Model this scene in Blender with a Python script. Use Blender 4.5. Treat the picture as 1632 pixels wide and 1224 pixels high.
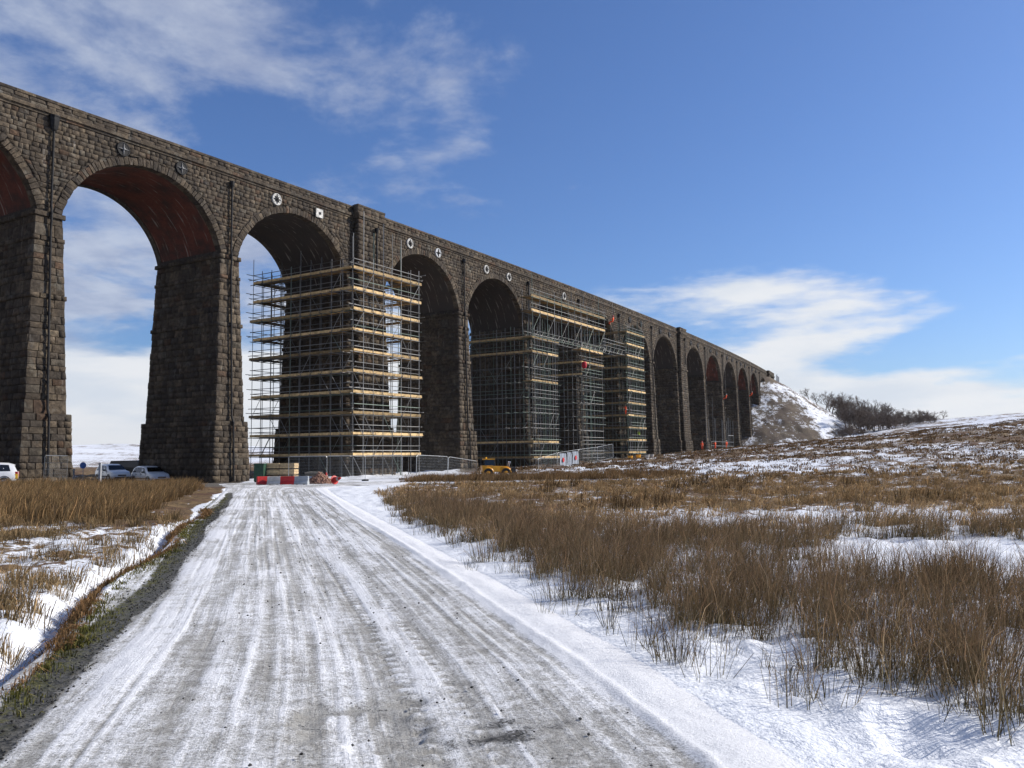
import bpy, bmesh, math, random
import numpy as np
from mathutils import Vector, Matrix

# ------------------------------------------------------------------ clear, camera, sky, sun, exposure
for o in list(bpy.data.objects):
    bpy.data.objects.remove(o)
scene = bpy.context.scene
COL = scene.collection
R = math.radians
EYE = 1.6
PITCH, ROLL = 0.08456, -0.01088

cam_data = bpy.data.cameras.new('camera')
cam_data.sensor_width = 36.0
cam_data.lens = 36.0 * 1360 / 1632
cam_data.clip_start = 0.1
cam_data.clip_end = 20000
cam = bpy.data.objects.new('camera', cam_data)
COL.objects.link(cam)
_F = Vector((0, math.cos(PITCH), math.sin(PITCH)))
_U = Vector((0, -math.sin(PITCH), math.cos(PITCH)))
_R = Vector((1, 0, 0))
_r = _R * math.cos(ROLL) + _U * math.sin(ROLL)
_u = _R * -math.sin(ROLL) + _U * math.cos(ROLL)
cam.matrix_world = Matrix(((_r.x, _u.x, -_F.x, 0), (_r.y, _u.y, -_F.y, 0), (_r.z, _u.z, -_F.z, EYE), (0, 0, 0, 1)))
scene.camera = cam

SUN_AZ, SUN_EL = R(76), R(31)          # azimuth clockwise from +Y
SUN_DIR = Vector((math.sin(SUN_AZ) * math.cos(SUN_EL), math.cos(SUN_AZ) * math.cos(SUN_EL), math.sin(SUN_EL)))
sun_data = bpy.data.lights.new('sun', 'SUN')
sun_data.energy = 5.0
sun_data.angle = R(0.53)
sun_data.color = (1.0, 0.93, 0.83)
sun = bpy.data.objects.new('sun', sun_data)
COL.objects.link(sun)
sun.rotation_euler = SUN_DIR.to_track_quat('Z', 'Y').to_euler()
sun.location = (60, 30, 80)

scene.view_settings.view_transform = 'Standard'
scene.view_settings.look = 'None'
scene.view_settings.exposure = 0.32
scene.view_settings.gamma = 1.0
scene.view_settings.use_curve_mapping = False
scene.render.engine = 'CYCLES'
scene.cycles.max_bounces = 6
scene.cycles.diffuse_bounces = 2
scene.cycles.transparent_max_bounces = 8


class NT:
    """short node tree writer"""
    def __init__(self, tree):
        self.t = tree
        tree.nodes.clear()

    def n(self, kind, **kw):
        nd = self.t.nodes.new(kind)
        for k, v in kw.items():
            if k == 'inp':
                for kk, vv in v.items():
                    if isinstance(vv, bpy.types.NodeSocket):
                        self.t.links.new(vv, nd.inputs[kk])
                    else:
                        nd.inputs[kk].default_value = vv
            else:
                setattr(nd, k, v)
        return nd

    def math(self, op, a, b=None, c=None, clamp=False):
        nd = self.n('ShaderNodeMath', operation=op, use_clamp=clamp)
        for i, v in enumerate((a, b, c)):
            if v is None:
                continue
            if isinstance(v, bpy.types.NodeSocket):
                self.t.links.new(v, nd.inputs[i])
            else:
                nd.inputs[i].default_value = v
        return nd.outputs[0]

    def noise(self, vec, scale, detail=4, rough=0.55, w=None, dist=0.0):
        nd = self.n('ShaderNodeTexNoise')
        if w is not None:
            nd.noise_dimensions = '4D'
            nd.inputs['W'].default_value = w
        if vec is not None:
            self.t.links.new(vec, nd.inputs['Vector'])
        nd.inputs['Scale'].default_value = scale
        nd.inputs['Detail'].default_value = detail
        nd.inputs['Roughness'].default_value = rough
        nd.inputs['Distortion'].default_value = dist
        return nd.outputs['Fac']

    def ramp(self, fac, lo, hi, a=0.0, b=1.0, smooth=True):
        nd = self.n('ShaderNodeMapRange', interpolation_type='SMOOTHSTEP' if smooth else 'LINEAR')
        self.t.links.new(fac, nd.inputs[0])
        for i, v in ((1, lo), (2, hi), (3, a), (4, b)):
            if isinstance(v, bpy.types.NodeSocket):
                self.t.links.new(v, nd.inputs[i])
            else:
                nd.inputs[i].default_value = v
        return nd.outputs[0]

    def mix(self, fac, a, b, blend='MIX'):
        nd = self.n('ShaderNodeMix', data_type='RGBA', blend_type=blend)
        for i, v in ((0, fac), (6, a), (7, b)):
            if isinstance(v, bpy.types.NodeSocket):
                self.t.links.new(v, nd.inputs[i])
            elif i == 0:
                nd.inputs[0].default_value = v
            else:
                nd.inputs[i].default_value = (*v[:3], 1.0)
        return nd.outputs[2]

    def attr(self, name):
        return self.n('ShaderNodeAttribute', attribute_name=name)

    def mapping(self, vec, scale=(1, 1, 1), loc=(0, 0, 0), rot=(0, 0, 0)):
        nd = self.n('ShaderNodeMapping')
        self.t.links.new(vec, nd.inputs['Vector'])
        nd.inputs['Scale'].default_value = scale
        nd.inputs['Location'].default_value = loc
        nd.inputs['Rotation'].default_value = rot
        return nd.outputs[0]


def make_world():
    w = bpy.data.worlds.new('World')
    scene.world = w
    w.use_nodes = True
    g = NT(w.node_tree)
    sky = g.n('ShaderNodeTexSky', sky_type='NISHITA', sun_disc=False, sun_elevation=SUN_EL, sun_rotation=SUN_AZ,
              altitude=300, air_density=1.0, dust_density=1.0, ozone_density=1.6)
    tc = g.n('ShaderNodeTexCoord').outputs['Generated']
    sep = g.n('ShaderNodeSeparateXYZ', inp={0: tc})
    z = sep.outputs['Z']
    # bank of cumulus along the horizon
    vr = g.mapping(tc, rot=(0, 0, R(13)))
    v1 = g.mapping(vr, scale=(1, 1, 4.2))
    nb = g.noise(v1, 3.1, 9, 0.58, w=BANK_W)
    nl = g.noise(vr, 1.5, 2, 0.5, w=BANK_W + 3.7)
    top = g.math('ADD', g.math('MULTIPLY', g.math('SUBTRACT', nb, 0.5), 0.30),
                 g.math('ADD', g.math('MULTIPLY', g.math('SUBTRACT', nl, 0.5), 0.34), g.math('SUBTRACT', 0.143, g.math('MULTIPLY', sep.outputs['X'], 0.06))))
    bank = g.ramp(g.math('SUBTRACT', top, z), -0.008, 0.036)
    # thin high sheets: noise on a level plane overhead
    pz = g.math('ADD', g.math('MAXIMUM', z, 0.0), 0.16)
    px = g.math('DIVIDE', sep.outputs['X'], pz)
    py = g.math('DIVIDE', sep.outputs['Y'], pz)
    comb = g.n('ShaderNodeCombineXYZ', inp={0: px, 1: py}).outputs[0]
    n1 = g.noise(comb, 2.3, 8, 0.6, w=WISP_W, dist=0.25)
    n2 = g.noise(comb, 0.45, 2, 0.5, w=WISP_W + 5.1)
    wv = g.math('ADD', g.math('MULTIPLY', n1, 0.95), g.math('MULTIPLY', n2, 0.30))
    wv = g.math('SUBTRACT', wv, g.math('MULTIPLY', sep.outputs['X'], 0.60))      # the cloud sheet thickens to the west
    wisp = g.ramp(wv, WISP_LO, WISP_LO + 0.20)
    wisp = g.math('MULTIPLY', wisp, g.ramp(z, 0.06, 0.16))
    fluff = g.noise(comb, 5.0, 6, 0.6, w=WISP_W + 9)
    wcol = g.mix(g.ramp(fluff, 0.3, 0.7), (5.4, 6.3, 8.8), (8.4, 9.3, 11.2))
    bcol = g.mix(g.ramp(g.noise(v1, 6.0, 6, 0.55, w=BANK_W + 1), 0.35, 0.6), (10.4, 11.3, 12.6), (12.7, 13.0, 13.5))
    tint = g.mix(1.0, sky.outputs[0], SKY_TINT, 'MULTIPLY')
    c = g.mix(g.math('MULTIPLY', wisp, 0.88), tint, wcol)
    c = g.mix(g.math('MULTIPLY', bank, 0.97), c, bcol)
    bg = g.n('ShaderNodeBackground', inp={'Color': c, 'Strength': 0.053})
    out = g.n('ShaderNodeOutputWorld')
    w.node_tree.links.new(bg.outputs[0], out.inputs[0])


BANK_W, WISP_W, WISP_LO = 5.48, 6.33, 0.735
SKY_TINT = (1.0, 1.36, 2.0)
make_world()


# ------------------------------------------------------------------ helpers
def mesh_obj(name, verts, faces, mat=None, parent=None, smooth=False, attrs=None, link=True):
    """verts (n,3) array, faces list of index tuples or (m,k) array -> one mesh object"""
    me = bpy.data.meshes.new(name)
    verts = np.asarray(verts, dtype=np.float32).reshape(-1, 3)
    if isinstance(faces, np.ndarray):
        k = faces.shape[1]
        me.vertices.add(len(verts))
        me.vertices.foreach_set('co', verts.ravel())
        me.loops.add(faces.size)
        me.loops.foreach_set('vertex_index', faces.astype(np.int32).ravel())
        me.polygons.add(len(faces))
        me.polygons.foreach_set('loop_start', np.arange(0, faces.size, k, dtype=np.int32))
        me.polygons.foreach_set('loop_total', np.full(len(faces), k, dtype=np.int32))
        me.update(calc_edges=True)
    else:
        me.from_pydata([tuple(v) for v in verts.tolist()], [], faces)
    if smooth:
        me.polygons.foreach_set('use_smooth', np.ones(len(me.polygons), dtype=bool))
    for an, av in (attrs or {}).items():
        av = np.asarray(av, dtype=np.float32)
        if av.ndim == 1:
            a = me.attributes.new(an, 'FLOAT', 'POINT')
            a.data.foreach_set('value', av)
        else:
            a = me.attributes.new(an, 'FLOAT_COLOR', 'POINT')
            a.data.foreach_set('color', np.hstack([av[:, :3], np.ones((len(av), 1), np.float32)]).ravel())
    if mat is not None:
        for m in (mat if isinstance(mat, (list, tuple)) else [mat]):
            me.materials.append(m)
    if not link:
        return me
    return obj_from(name, me, parent)


def obj_from(name, me, parent=None, mw=None):
    o = bpy.data.objects.new(name, me)
    COL.objects.link(o)
    if parent is not None:
        o.parent = parent
    if mw is not None:
        o.matrix_local = mw
    return o


def tag(o, label=None, cat=None, group=None, kind=None):
    if label:
        o['label'] = label
    if cat:
        o['category'] = cat
    if group:
        o['group'] = group
    if kind:
        o['kind'] = kind
    return o


def empty(name, loc=(0, 0, 0), rz=0.0):
    o = bpy.data.objects.new(name, None)
    COL.objects.link(o)
    o.location = loc
    o.rotation_euler = (0, 0, rz)
    o.empty_display_size = 0.2
    return o


def copy_tree(o, parent=None):
    c = o.copy()
    COL.objects.link(c)
    c.parent = parent
    for ch in o.children:
        copy_tree(ch, c)
    return c


class MB:
    """collects shapes into one mesh"""
    def __init__(self):
        self.v, self.f, self.c, self.m = [], [], [], []

    def add(self, verts, faces, col=None, mi=0):
        b = len(self.v)
        self.v += [tuple(p) for p in verts]
        self.f += [tuple(i + b for i in q) for q in faces]
        self.m += [mi] * len(faces)
        if col is not None:
            self.c += [col] * len(verts)
        return self

    def box(self, lo, hi, mat=None, mi=0, col=None):
        x0, y0, z0 = lo
        x1, y1, z1 = hi
        vs = [(x0, y0, z0), (x1, y0, z0), (x1, y1, z0), (x0, y1, z0), (x0, y0, z1), (x1, y0, z1), (x1, y1, z1), (x0, y1, z1)]
        if mat is not None:
            vs = [mat @ Vector(p) for p in vs]
        return self.add(vs, [(0, 3, 2, 1), (4, 5, 6, 7), (0, 1, 5, 4), (1, 2, 6, 5), (2, 3, 7, 6), (3, 0, 4, 7)], col, mi)

    def tube(self, pts, rad, n=6, mi=0, cap=True):
        """pts list of points; rad number or list"""
        pts = [Vector(p) for p in pts]
        rs = rad if isinstance(rad, (list, tuple)) else [rad] * len(pts)
        vs, fs = [], []
        prev = None
        for i, p in enumerate(pts):
            d = (pts[min(i + 1, len(pts) - 1)] - pts[max(i - 1, 0)])
            d = d.normalized() if d.length > 1e-9 else Vector((0, 0, 1))
            if prev is None:
                a = d.orthogonal().normalized()
            else:
                a = (prev - d * prev.dot(d))
                a = a.normalized() if a.length > 1e-6 else d.orthogonal().normalized()
            prev = a
            b = d.cross(a)
            for k in range(n):
                t = 2 * math.pi * k / n
                vs.append(p + (a * math.cos(t) + b * math.sin(t)) * rs[i])
        for i in range(len(pts) - 1):
            for k in range(n):
                k2 = (k + 1) % n
                fs.append((i * n + k, i * n + k2, (i + 1) * n + k2, (i + 1) * n + k))
        if cap:
            fs.append(tuple(range(n - 1, -1, -1)))
            fs.append(tuple(range((len(pts) - 1) * n, len(pts) * n)))
        return self.add(vs, fs, None, mi)

    def build(self, name, mat, parent=None, smooth=False):
        attrs = None
        if self.c and len(self.c) == len(self.v):
            attrs = {'tint': np.array(self.c)}
        o = mesh_obj(name, self.v, self.f, mat, parent, smooth, attrs)
        if any(self.m):
            o.data.polygons.foreach_set('material_index', np.array(self.m, dtype=np.int32))
        return o


def _hash(ix, iy, seed):
    h = (ix.astype(np.int64) * 374761393 + iy.astype(np.int64) * 668265263 + seed * 1442695041) & 0xFFFFFFFF
    h = ((h ^ (h >> 13)) * 1274126177) & 0xFFFFFFFF
    return (h ^ (h >> 16)) & 0xFFFF


def noise2(x, y, seed=0):
    """gradient noise about -0.7..0.7"""
    x = np.asarray(x, float)
    y = np.asarray(y, float)
    ix, iy = np.floor(x), np.floor(y)
    fx, fy = x - ix, y - iy
    ix, iy = ix.astype(np.int64), iy.astype(np.int64)
    u = fx * fx * fx * (fx * (fx * 6 - 15) + 10)
    v = fy * fy * fy * (fy * (fy * 6 - 15) + 10)

    def gr(a, b, dx, dy):
        t = _hash(a, b, seed) * (2 * math.pi / 65536)
        return np.cos(t) * dx + np.sin(t) * dy
    n00 = gr(ix, iy, fx, fy)
    n10 = gr(ix + 1, iy, fx - 1, fy)
    n01 = gr(ix, iy + 1, fx, fy - 1)
    n11 = gr(ix + 1, iy + 1, fx - 1, fy - 1)
    return (n00 * (1 - u) + n10 * u) * (1 - v) + (n01 * (1 - u) + n11 * u) * v


def fbm(x, y, oct=4, seed=0, gain=0.5):
    a, s, t = 1.0, 0.0, 0.0
    for i in range(oct):
        s = s + a * noise2(x * 2 ** i + 17.3 * i, y * 2 ** i - 9.1 * i, seed + i)
        t += a
        a *= gain
    return s / t


def sstep(a, b, x):
    t = np.clip((x - a) / (b - a), 0, 1)
    return t * t * (3 - 2 * t)


def new_mat(name):
    m = bpy.data.materials.new(name)
    m.use_nodes = True
    return m, NT(m.node_tree)


def finish(m, g, color, rough=0.8, bump=None, bump_strength=0.3, bump_dist=0.02, metal=0.0, spec=0.3, **kw):
    b = g.n('ShaderNodeBsdfPrincipled')
    for key, v in (('Base Color', color), ('Roughness', rough), ('Metallic', metal), ('Specular IOR Level', spec)) + tuple(kw.items()):
        if isinstance(v, bpy.types.NodeSocket):
            m.node_tree.links.new(v, b.inputs[key])
        elif key in ('Base Color', 'Emission Color'):
            b.inputs[key].default_value = (*v[:3], 1)
        else:
            b.inputs[key].default_value = v
    if bump is not None:
        bn = g.n('ShaderNodeBump', inp={'Height': bump, 'Strength': bump_strength, 'Distance': bump_dist})
        m.node_tree.links.new(bn.outputs[0], b.inputs['Normal'])
    out = g.n('ShaderNodeOutputMaterial')
    m.node_tree.links.new(b.outputs[0], out.inputs[0])
    return m


def simple_mat(name, col, rough=0.6, metal=0.0, var=0.25, scale=6.0, spec=0.4, rnd=0.0, **kw):
    """one base colour with mottled wear (object space) and, for alike pieces, a small shift from piece to piece"""
    m, g = new_mat(name)
    tc = g.n('ShaderNodeTexCoord').outputs['Object']
    n = g.noise(tc, scale, 5, 0.6)
    c = g.mix(g.ramp(n, 0.3, 0.7), tuple(x * (1 - var) for x in col), tuple(min(1, x * (1 + var * 0.6)) for x in col))
    if rnd:
        ri = g.n('ShaderNodeObjectInfo').outputs['Random']
        c = g.mix(1.0, c, g.n('ShaderNodeCombineColor', inp={i: g.ramp(ri, 0, 1, 1 - rnd, 1 + rnd * 0.5, False) for i in range(3)}).outputs[0], 'MULTIPLY')
    return finish(m, g, c, rough, n, 0.15, 0.01, metal, spec, **kw)


# ------------------------------------------------------------------ plan of the viaduct (arc length s, offset n outwards to the sunny side)
V_X0, V_Y0, V_TH, V_K, V_K2 = -32.567, 59.047, 0.574737, -5.26e-4, -4.832e-7
_ss = np.linspace(-60, 420, 1921)
_hh = V_TH + V_K * _ss + V_K2 * _ss ** 2
_ds = _ss[1] - _ss[0]
_cx = np.concatenate([[0], np.cumsum((np.sin(_hh[1:]) + np.sin(_hh[:-1])) / 2) * _ds])
_cy = np.concatenate([[0], np.cumsum((np.cos(_hh[1:]) + np.cos(_hh[:-1])) / 2) * _ds])
_i0 = int(np.argmin(abs(_ss)))
_cx += V_X0 - _cx[_i0]
_cy += V_Y0 - _cy[_i0]


def vhead(s):
    return V_TH + V_K * s + V_K2 * s * s


def vxy(s, n):
    h = np.interp(s, _ss, _hh)
    return np.interp(s, _ss, _cx) + n * np.cos(h), np.interp(s, _ss, _cy) - n * np.sin(h)


def ztop(s):
    return 27.278 - 0.00427 * s


def vp(s, n, z):
    x, y = vxy(s, n)
    return Vector((float(x), float(y), float(z)))


def vpn(a):
    """array (k,3) of s, n, z -> world"""
    a = np.asarray(a, float)
    x, y = vxy(a[:, 0], a[:, 1])
    return np.stack([x, y, a[:, 2]], 1)


SPAN, HALF = 13.71, 0.915
PIERS = {0: 0.0, 1: 15.54}
for _i in range(2, 15):
    PIERS[_i] = PIERS[_i - 1] + (17.37 if _i in (2, 3, 8, 9, 14) else 15.54)
PIERS[-1] = -15.54
PIERS[-2] = -31.08
KING = (2, 8, 14)

# ------------------------------------------------------------------ terrain
CTRL = np.array([
    (-30, -20, 0), (-10, -20, 0), (10, -20, 0), (30, -20, 0.2), (-30, 0, 0), (-10, 0, 0), (0, 0, 0), (10, 0, 0.05), (30, 0, 0.4),
    (-30, 20, 0), (-10, 20, 0), (0, 20, 0), (10, 20, 0.08), (30, 20, 0.4), (-30, 40, 0), (-10, 40, 0), (10, 40, 0.0), (30, 40, 0.0),
    (-60, 0, 0), (60, 0, 1), (60, 30, 0.9), (-32, 59, 0), (-24, 72, -0.3), (-30, 67, -0.33), (-6, 101, 0.0), (10, 128, 0.5), (25, 155, 1.5), (34, 170, 1.9),
    (49, 200, 2.2), (63, 227, 3.2), (70, 241, 4.2), (22, 45, -0.1), (35, 70, 0.9), (55, 110, 3.4), (80, 160, 5.6), (130, 260, 11.3),
    (300, 600, 22), (15, 50, 0), (21, 70, 0.3), (30, 100, 1.6), (40, 130, 2.6), (48, 160, 3.1), (75, 205, 4.6), (18, 45, 0), (28, 70, 0.7),
    (44, 110, 2.6), (64, 160, 4.2), (100, 250, 7.6), (27, 45, 0.1), (42, 70, 1.2), (66, 110, 3.9), (96, 160, 6.6), (156, 260, 12.8),
    (80, 100, 4.8), (120, 150, 9.5), (240, 300, 18), (-60, 90, 0), (-30, 110, -0.2), (-20, 150, 0), (-120, 270, -0.8), (-250, 600, -5),
    (0, 250, 1), (40, 300, 3), (0, 500, 0), (-60, 40, 0), (-100, 60, 0), (-120, 0, 0), (-250, 200, -1.5), (-300, 0, 0), (0, -100, 0),
    (200, -100, 2), (-200, -200, 0), (200, 50, 8), (350, 250, 20), (100, 400, 9), (200, 500, 17), (-100, 450, -2.5), (0, 900, -6), (500, 800, 18),
    (-600, 600, -8)], float)
_c2 = 8.0 ** 2
_d = np.sqrt(((CTRL[:, None, :2] - CTRL[None, :, :2]) ** 2).sum(-1) + _c2)
_w = np.linalg.solve(_d + np.eye(len(CTRL)) * -0.6, CTRL[:, 2])


def base_z(X, Y):
    X = np.asarray(X, float)
    Y = np.asarray(Y, float)
    z = np.zeros(np.broadcast(X, Y).shape)
    for (cx_, cy_, _), w_ in zip(CTRL, _w):
        z = z + w_ * np.sqrt((X - cx_) ** 2 + (Y - cy_) ** 2 + _c2)
    r = np.hypot(X, Y)
    far = 52 * sstep(900, 2700, r) * (0.85 + 1.1 * fbm(X / 900.0, Y / 900.0, 3, 5)) - 5
    return z * (1 - sstep(500, 1000, r)) + far * sstep(500, 1000, r)


def road_l(Y):
    return np.interp(Y, [-12, 0, 4.55, 8.2, 50, 62], [-2.9, -2.5, -2.85, -3.75, -16.0, -19.5])


def road_r(Y):
    return np.interp(Y, [-12, 0, 4.55, 6.64, 10.6, 15.7, 24.6, 36, 45.8, 50, 54, 58, 62], [1.7, 1.25, 0.85, 0.40, -0.69, -2.15, -4.7, -8.0, -10.6, -10.6, -9.2, -7.2, -6.6])


def road_q(X, Y):
    l, r = road_l(Y), road_r(Y)
    return (X - l) / (r - l)


def rush_edge(Y):
    return np.interp(Y, [3, 5, 6, 8.6, 14.6, 21.5, 30, 40], [5.5, 2.95, 1.75, 0.95, -0.55, -2.5, -4.6, -6.6])


def ditch_x(Y):
    return -4.15 - (Y - 6.93) * 0.285 - 0.15 * np.sin(Y * 0.7)


def relief(X, Y):
    """small humps of tussocks and the ditch on the left; returns height and hump measure"""
    r = np.hypot(X, Y)
    q = road_q(X, Y)
    off = np.maximum(np.maximum(-q - 0.10, (q - 1.10) * 0.6), 0) * 9
    inroad = (Y < 64)
    away = np.where(inroad, sstep(0.0, 1.6, off), 1.0)
    n1 = fbm(X / 0.62, Y / 0.62, 3, 11)
    n2 = fbm(X / 2.6, Y / 2.6, 3, 23)
    n3 = fbm(X / 11.0, Y / 11.0, 3, 31)
    amp1 = 0.17 * (1 - sstep(45, 110, r))
    amp2 = 0.12 + 0.55 * sstep(30, 80, r)
    amp3 = 0.08 + 0.8 * sstep(60, 180, r)
    pad = sstep(0, 5, np.hypot(np.maximum(abs(X + 13) - 16, 0), np.maximum(abs(Y - 62) - 9, 0)))   # trodden yard at the foot of the piers
    h = away * pad * (amp1 * n1 + amp2 * n2 + amp3 * n3)
    rock = 0.07 * fbm(X / 0.28, Y / 0.28, 2, 3) * (1 - sstep(8, 22, r)) * away
    d = X - ditch_x(Y)
    dm = sstep(1.0, 5.0, Y) * (1 - sstep(20, 27, Y))
    h = h - 0.22 * np.exp(-(d / 0.20) ** 2) * dm + 0.05 * np.exp(-((d - 0.36) / 0.16) ** 2) * dm
    return h + rock, n1 * 0.6 + n2 * 0.7


def ground_z(X, Y):
    return base_z(X, Y) + relief(X, Y)[0]


def gz(x, y):
    return float(ground_z(np.array([x], float), np.array([y], float))[0])


def bz(x, y):
    return float(base_z(np.array([x], float), np.array([y], float))[0])


def mat_ground():
    m, g = new_mat('moor')
    pos = g.n('ShaderNodeNewGeometry').outputs['Position']
    cov = g.attr('snow').outputs['Fac']
    hump = g.attr('hump').outputs['Fac']
    n_f = g.noise(pos, 5.5, 6, 0.65)
    n_m = g.noise(pos, 1.1, 5, 0.6)
    n_l = g.noise(pos, 0.22, 4, 0.55)
    v = g.math('ADD', g.math('MULTIPLY', n_f, 0.42), g.math('ADD', g.math('MULTIPLY', n_m, 0.38), g.math('MULTIPLY', n_l, 0.2)))
    v = g.math('SUBTRACT', v, g.math('MULTIPLY', hump, 0.16))
    thr = g.ramp(cov, 0.0, 1.0, 0.68, 0.30, False)
    snow = g.ramp(g.math('SUBTRACT', v, thr), -0.018, 0.03)
    grass = g.mix(g.ramp(g.noise(pos, 3.0, 6, 0.7), 0.35, 0.65), (0.065, 0.042, 0.022), (0.21, 0.14, 0.066))
    grass = g.mix(g.ramp(g.noise(pos, 0.3, 4, 0.6), 0.42, 0.62), grass, (0.095, 0.052, 0.03))
    mud = g.mix(g.ramp(g.noise(pos, 9.0, 6, 0.7), 0.3, 0.7), (0.05, 0.045, 0.04), (0.15, 0.135, 0.115))
    grass = g.mix(g.attr('mud').outputs['Fac'], grass, mud)
    sn = g.mix(n_m, (0.66, 0.69, 0.74), (0.76, 0.78, 0.81))
    c = g.mix(snow, grass, sn)
    bmp = g.math('ADD', g.math('MULTIPLY', snow, 0.5), g.math('ADD', g.noise(pos, 18, 4, 0.6), g.math('MULTIPLY', n_f, 1.2)))
    return finish(m, g, c, g.ramp(snow, 0, 1, 0.95, 0.6), bmp, 0.55, 0.05, spec=0.25)


def snow_cover(X, Y):
    r = np.hypot(X, Y)
    q = road_q(X, Y)
    right = sstep(0, 1.5, X - rush_edge(Y))
    cov = np.full(X.shape, 0.92)
    rush = 0.74 - 0.36 * sstep(20, 27, Y) + 0.14 * fbm(X / 6.0, Y / 6.0, 2, 41)
    hill = 0.53 + 0.85 * fbm(X / 26.0, Y / 15.0, 3, 43) - 0.16 * sstep(70, 115, r) * (1 - sstep(125, 170, r))
    hill = hill + 0.16 * np.exp(-((Y - 66) / 14) ** 2)
    cov = cov * (1 - right) + right * (rush * (1 - sstep(50, 60, Y)) + hill * sstep(50, 60, Y))
    left = sstep(0.0, 0.35, ditch_x(Y) - X)
    lf = 0.50 + 0.7 * fbm(X / 2.0, Y / 2.0, 3, 45) - 0.4 * sstep(19, 26, Y)
    cov = np.where(X < road_l(Y), cov * (1 - left) + left * lf, cov)
    # the sheltered side behind the viaduct is almost bare, the far hills white
    vx = np.interp(Y, _cy, _cx)
    behind = sstep(4, 12, vx - X) * sstep(50, 62, Y)
    cov = cov * (1 - behind) + behind * (0.20 + 0.3 * fbm(X / 30.0, Y / 60.0, 2, 47) + (0.42 + 0.8 * fbm(X / 300.0, Y / 120.0, 4, 48)) * sstep(800, 1300, r))
    cov = np.where((r > 420) & (behind < 0.5), 0.62 + 0.75 * fbm(X / 260.0, Y / 180.0, 4, 49), cov)
    dm = sstep(1.0, 5.0, Y) * (1 - sstep(20, 27, Y))
    cov = cov + 0.3 * np.exp(-((X - ditch_x(Y)) / 0.4) ** 2) * dm - 0.55 * np.exp(-((X - ditch_x(Y) - 0.30) / 0.12) ** 2) * dm
    return np.clip(cov, 0.02, 1.0)


def build_ground():
    az = np.concatenate([np.linspace(-180, -44, 60, endpoint=False), np.linspace(-44, 44, 470, endpoint=False), np.linspace(44, 180, 60, endpoint=False)])
    rr = np.concatenate([[0.0], np.geomspace(1.6, 7000, 520)])
    A, RR = np.meshgrid(np.radians(az), rr, indexing='ij')
    X, Y = RR * np.sin(A), RR * np.cos(A)
    h, hump = relief(X, Y)
    Z = base_z(X, Y) + h
    q = road_q(X, Y)
    inroad = sstep(-0.13, -0.09, q) * (1 - sstep(1.08, 1.16, q)) * (1 - sstep(63, 64.5, Y)) * sstep(-13.5, -12, Y)
    Z = Z - 0.22 * inroad
    mud = np.exp(-(np.maximum(np.hypot(np.maximum(abs(X + 13) - 15, 0), np.maximum(abs(Y - 64) - 9, 0)) - 1, 0) / 2.5) ** 2)
    s_line = np.interp(Y, _cy, _cx)
    mud = np.clip(mud + 0.9 * np.exp(-((X - s_line - 2) / 5.5) ** 2) * sstep(55, 62, Y) * (1 - sstep(150, 190, Y)), 0, 1)
    cov = snow_cover(X, Y)
    cov = np.clip(cov - mud * 0.30 + 0.10 * sstep(0.8, 1, mud), 0.02, 1)
    na, nr = X.shape
    idx = np.arange(na * nr).reshape(na, nr)
    nx = np.roll(idx, -1, 0)
    f = np.stack([idx[:, :-1], idx[:, 1:], nx[:, 1:], nx[:, :-1]], -1).reshape(-1, 4)
    o = mesh_obj('ground', np.stack([X, Y, Z], -1).reshape(-1, 3), f, mat_ground(), smooth=True,
                 attrs={'snow': cov.ravel(), 'hump': hump.ravel(), 'mud': mud.ravel()})
    tag(o, 'snow dusted brown moorland running to the far hills', 'ground', kind='structure')
    return o


build_ground()


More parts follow.
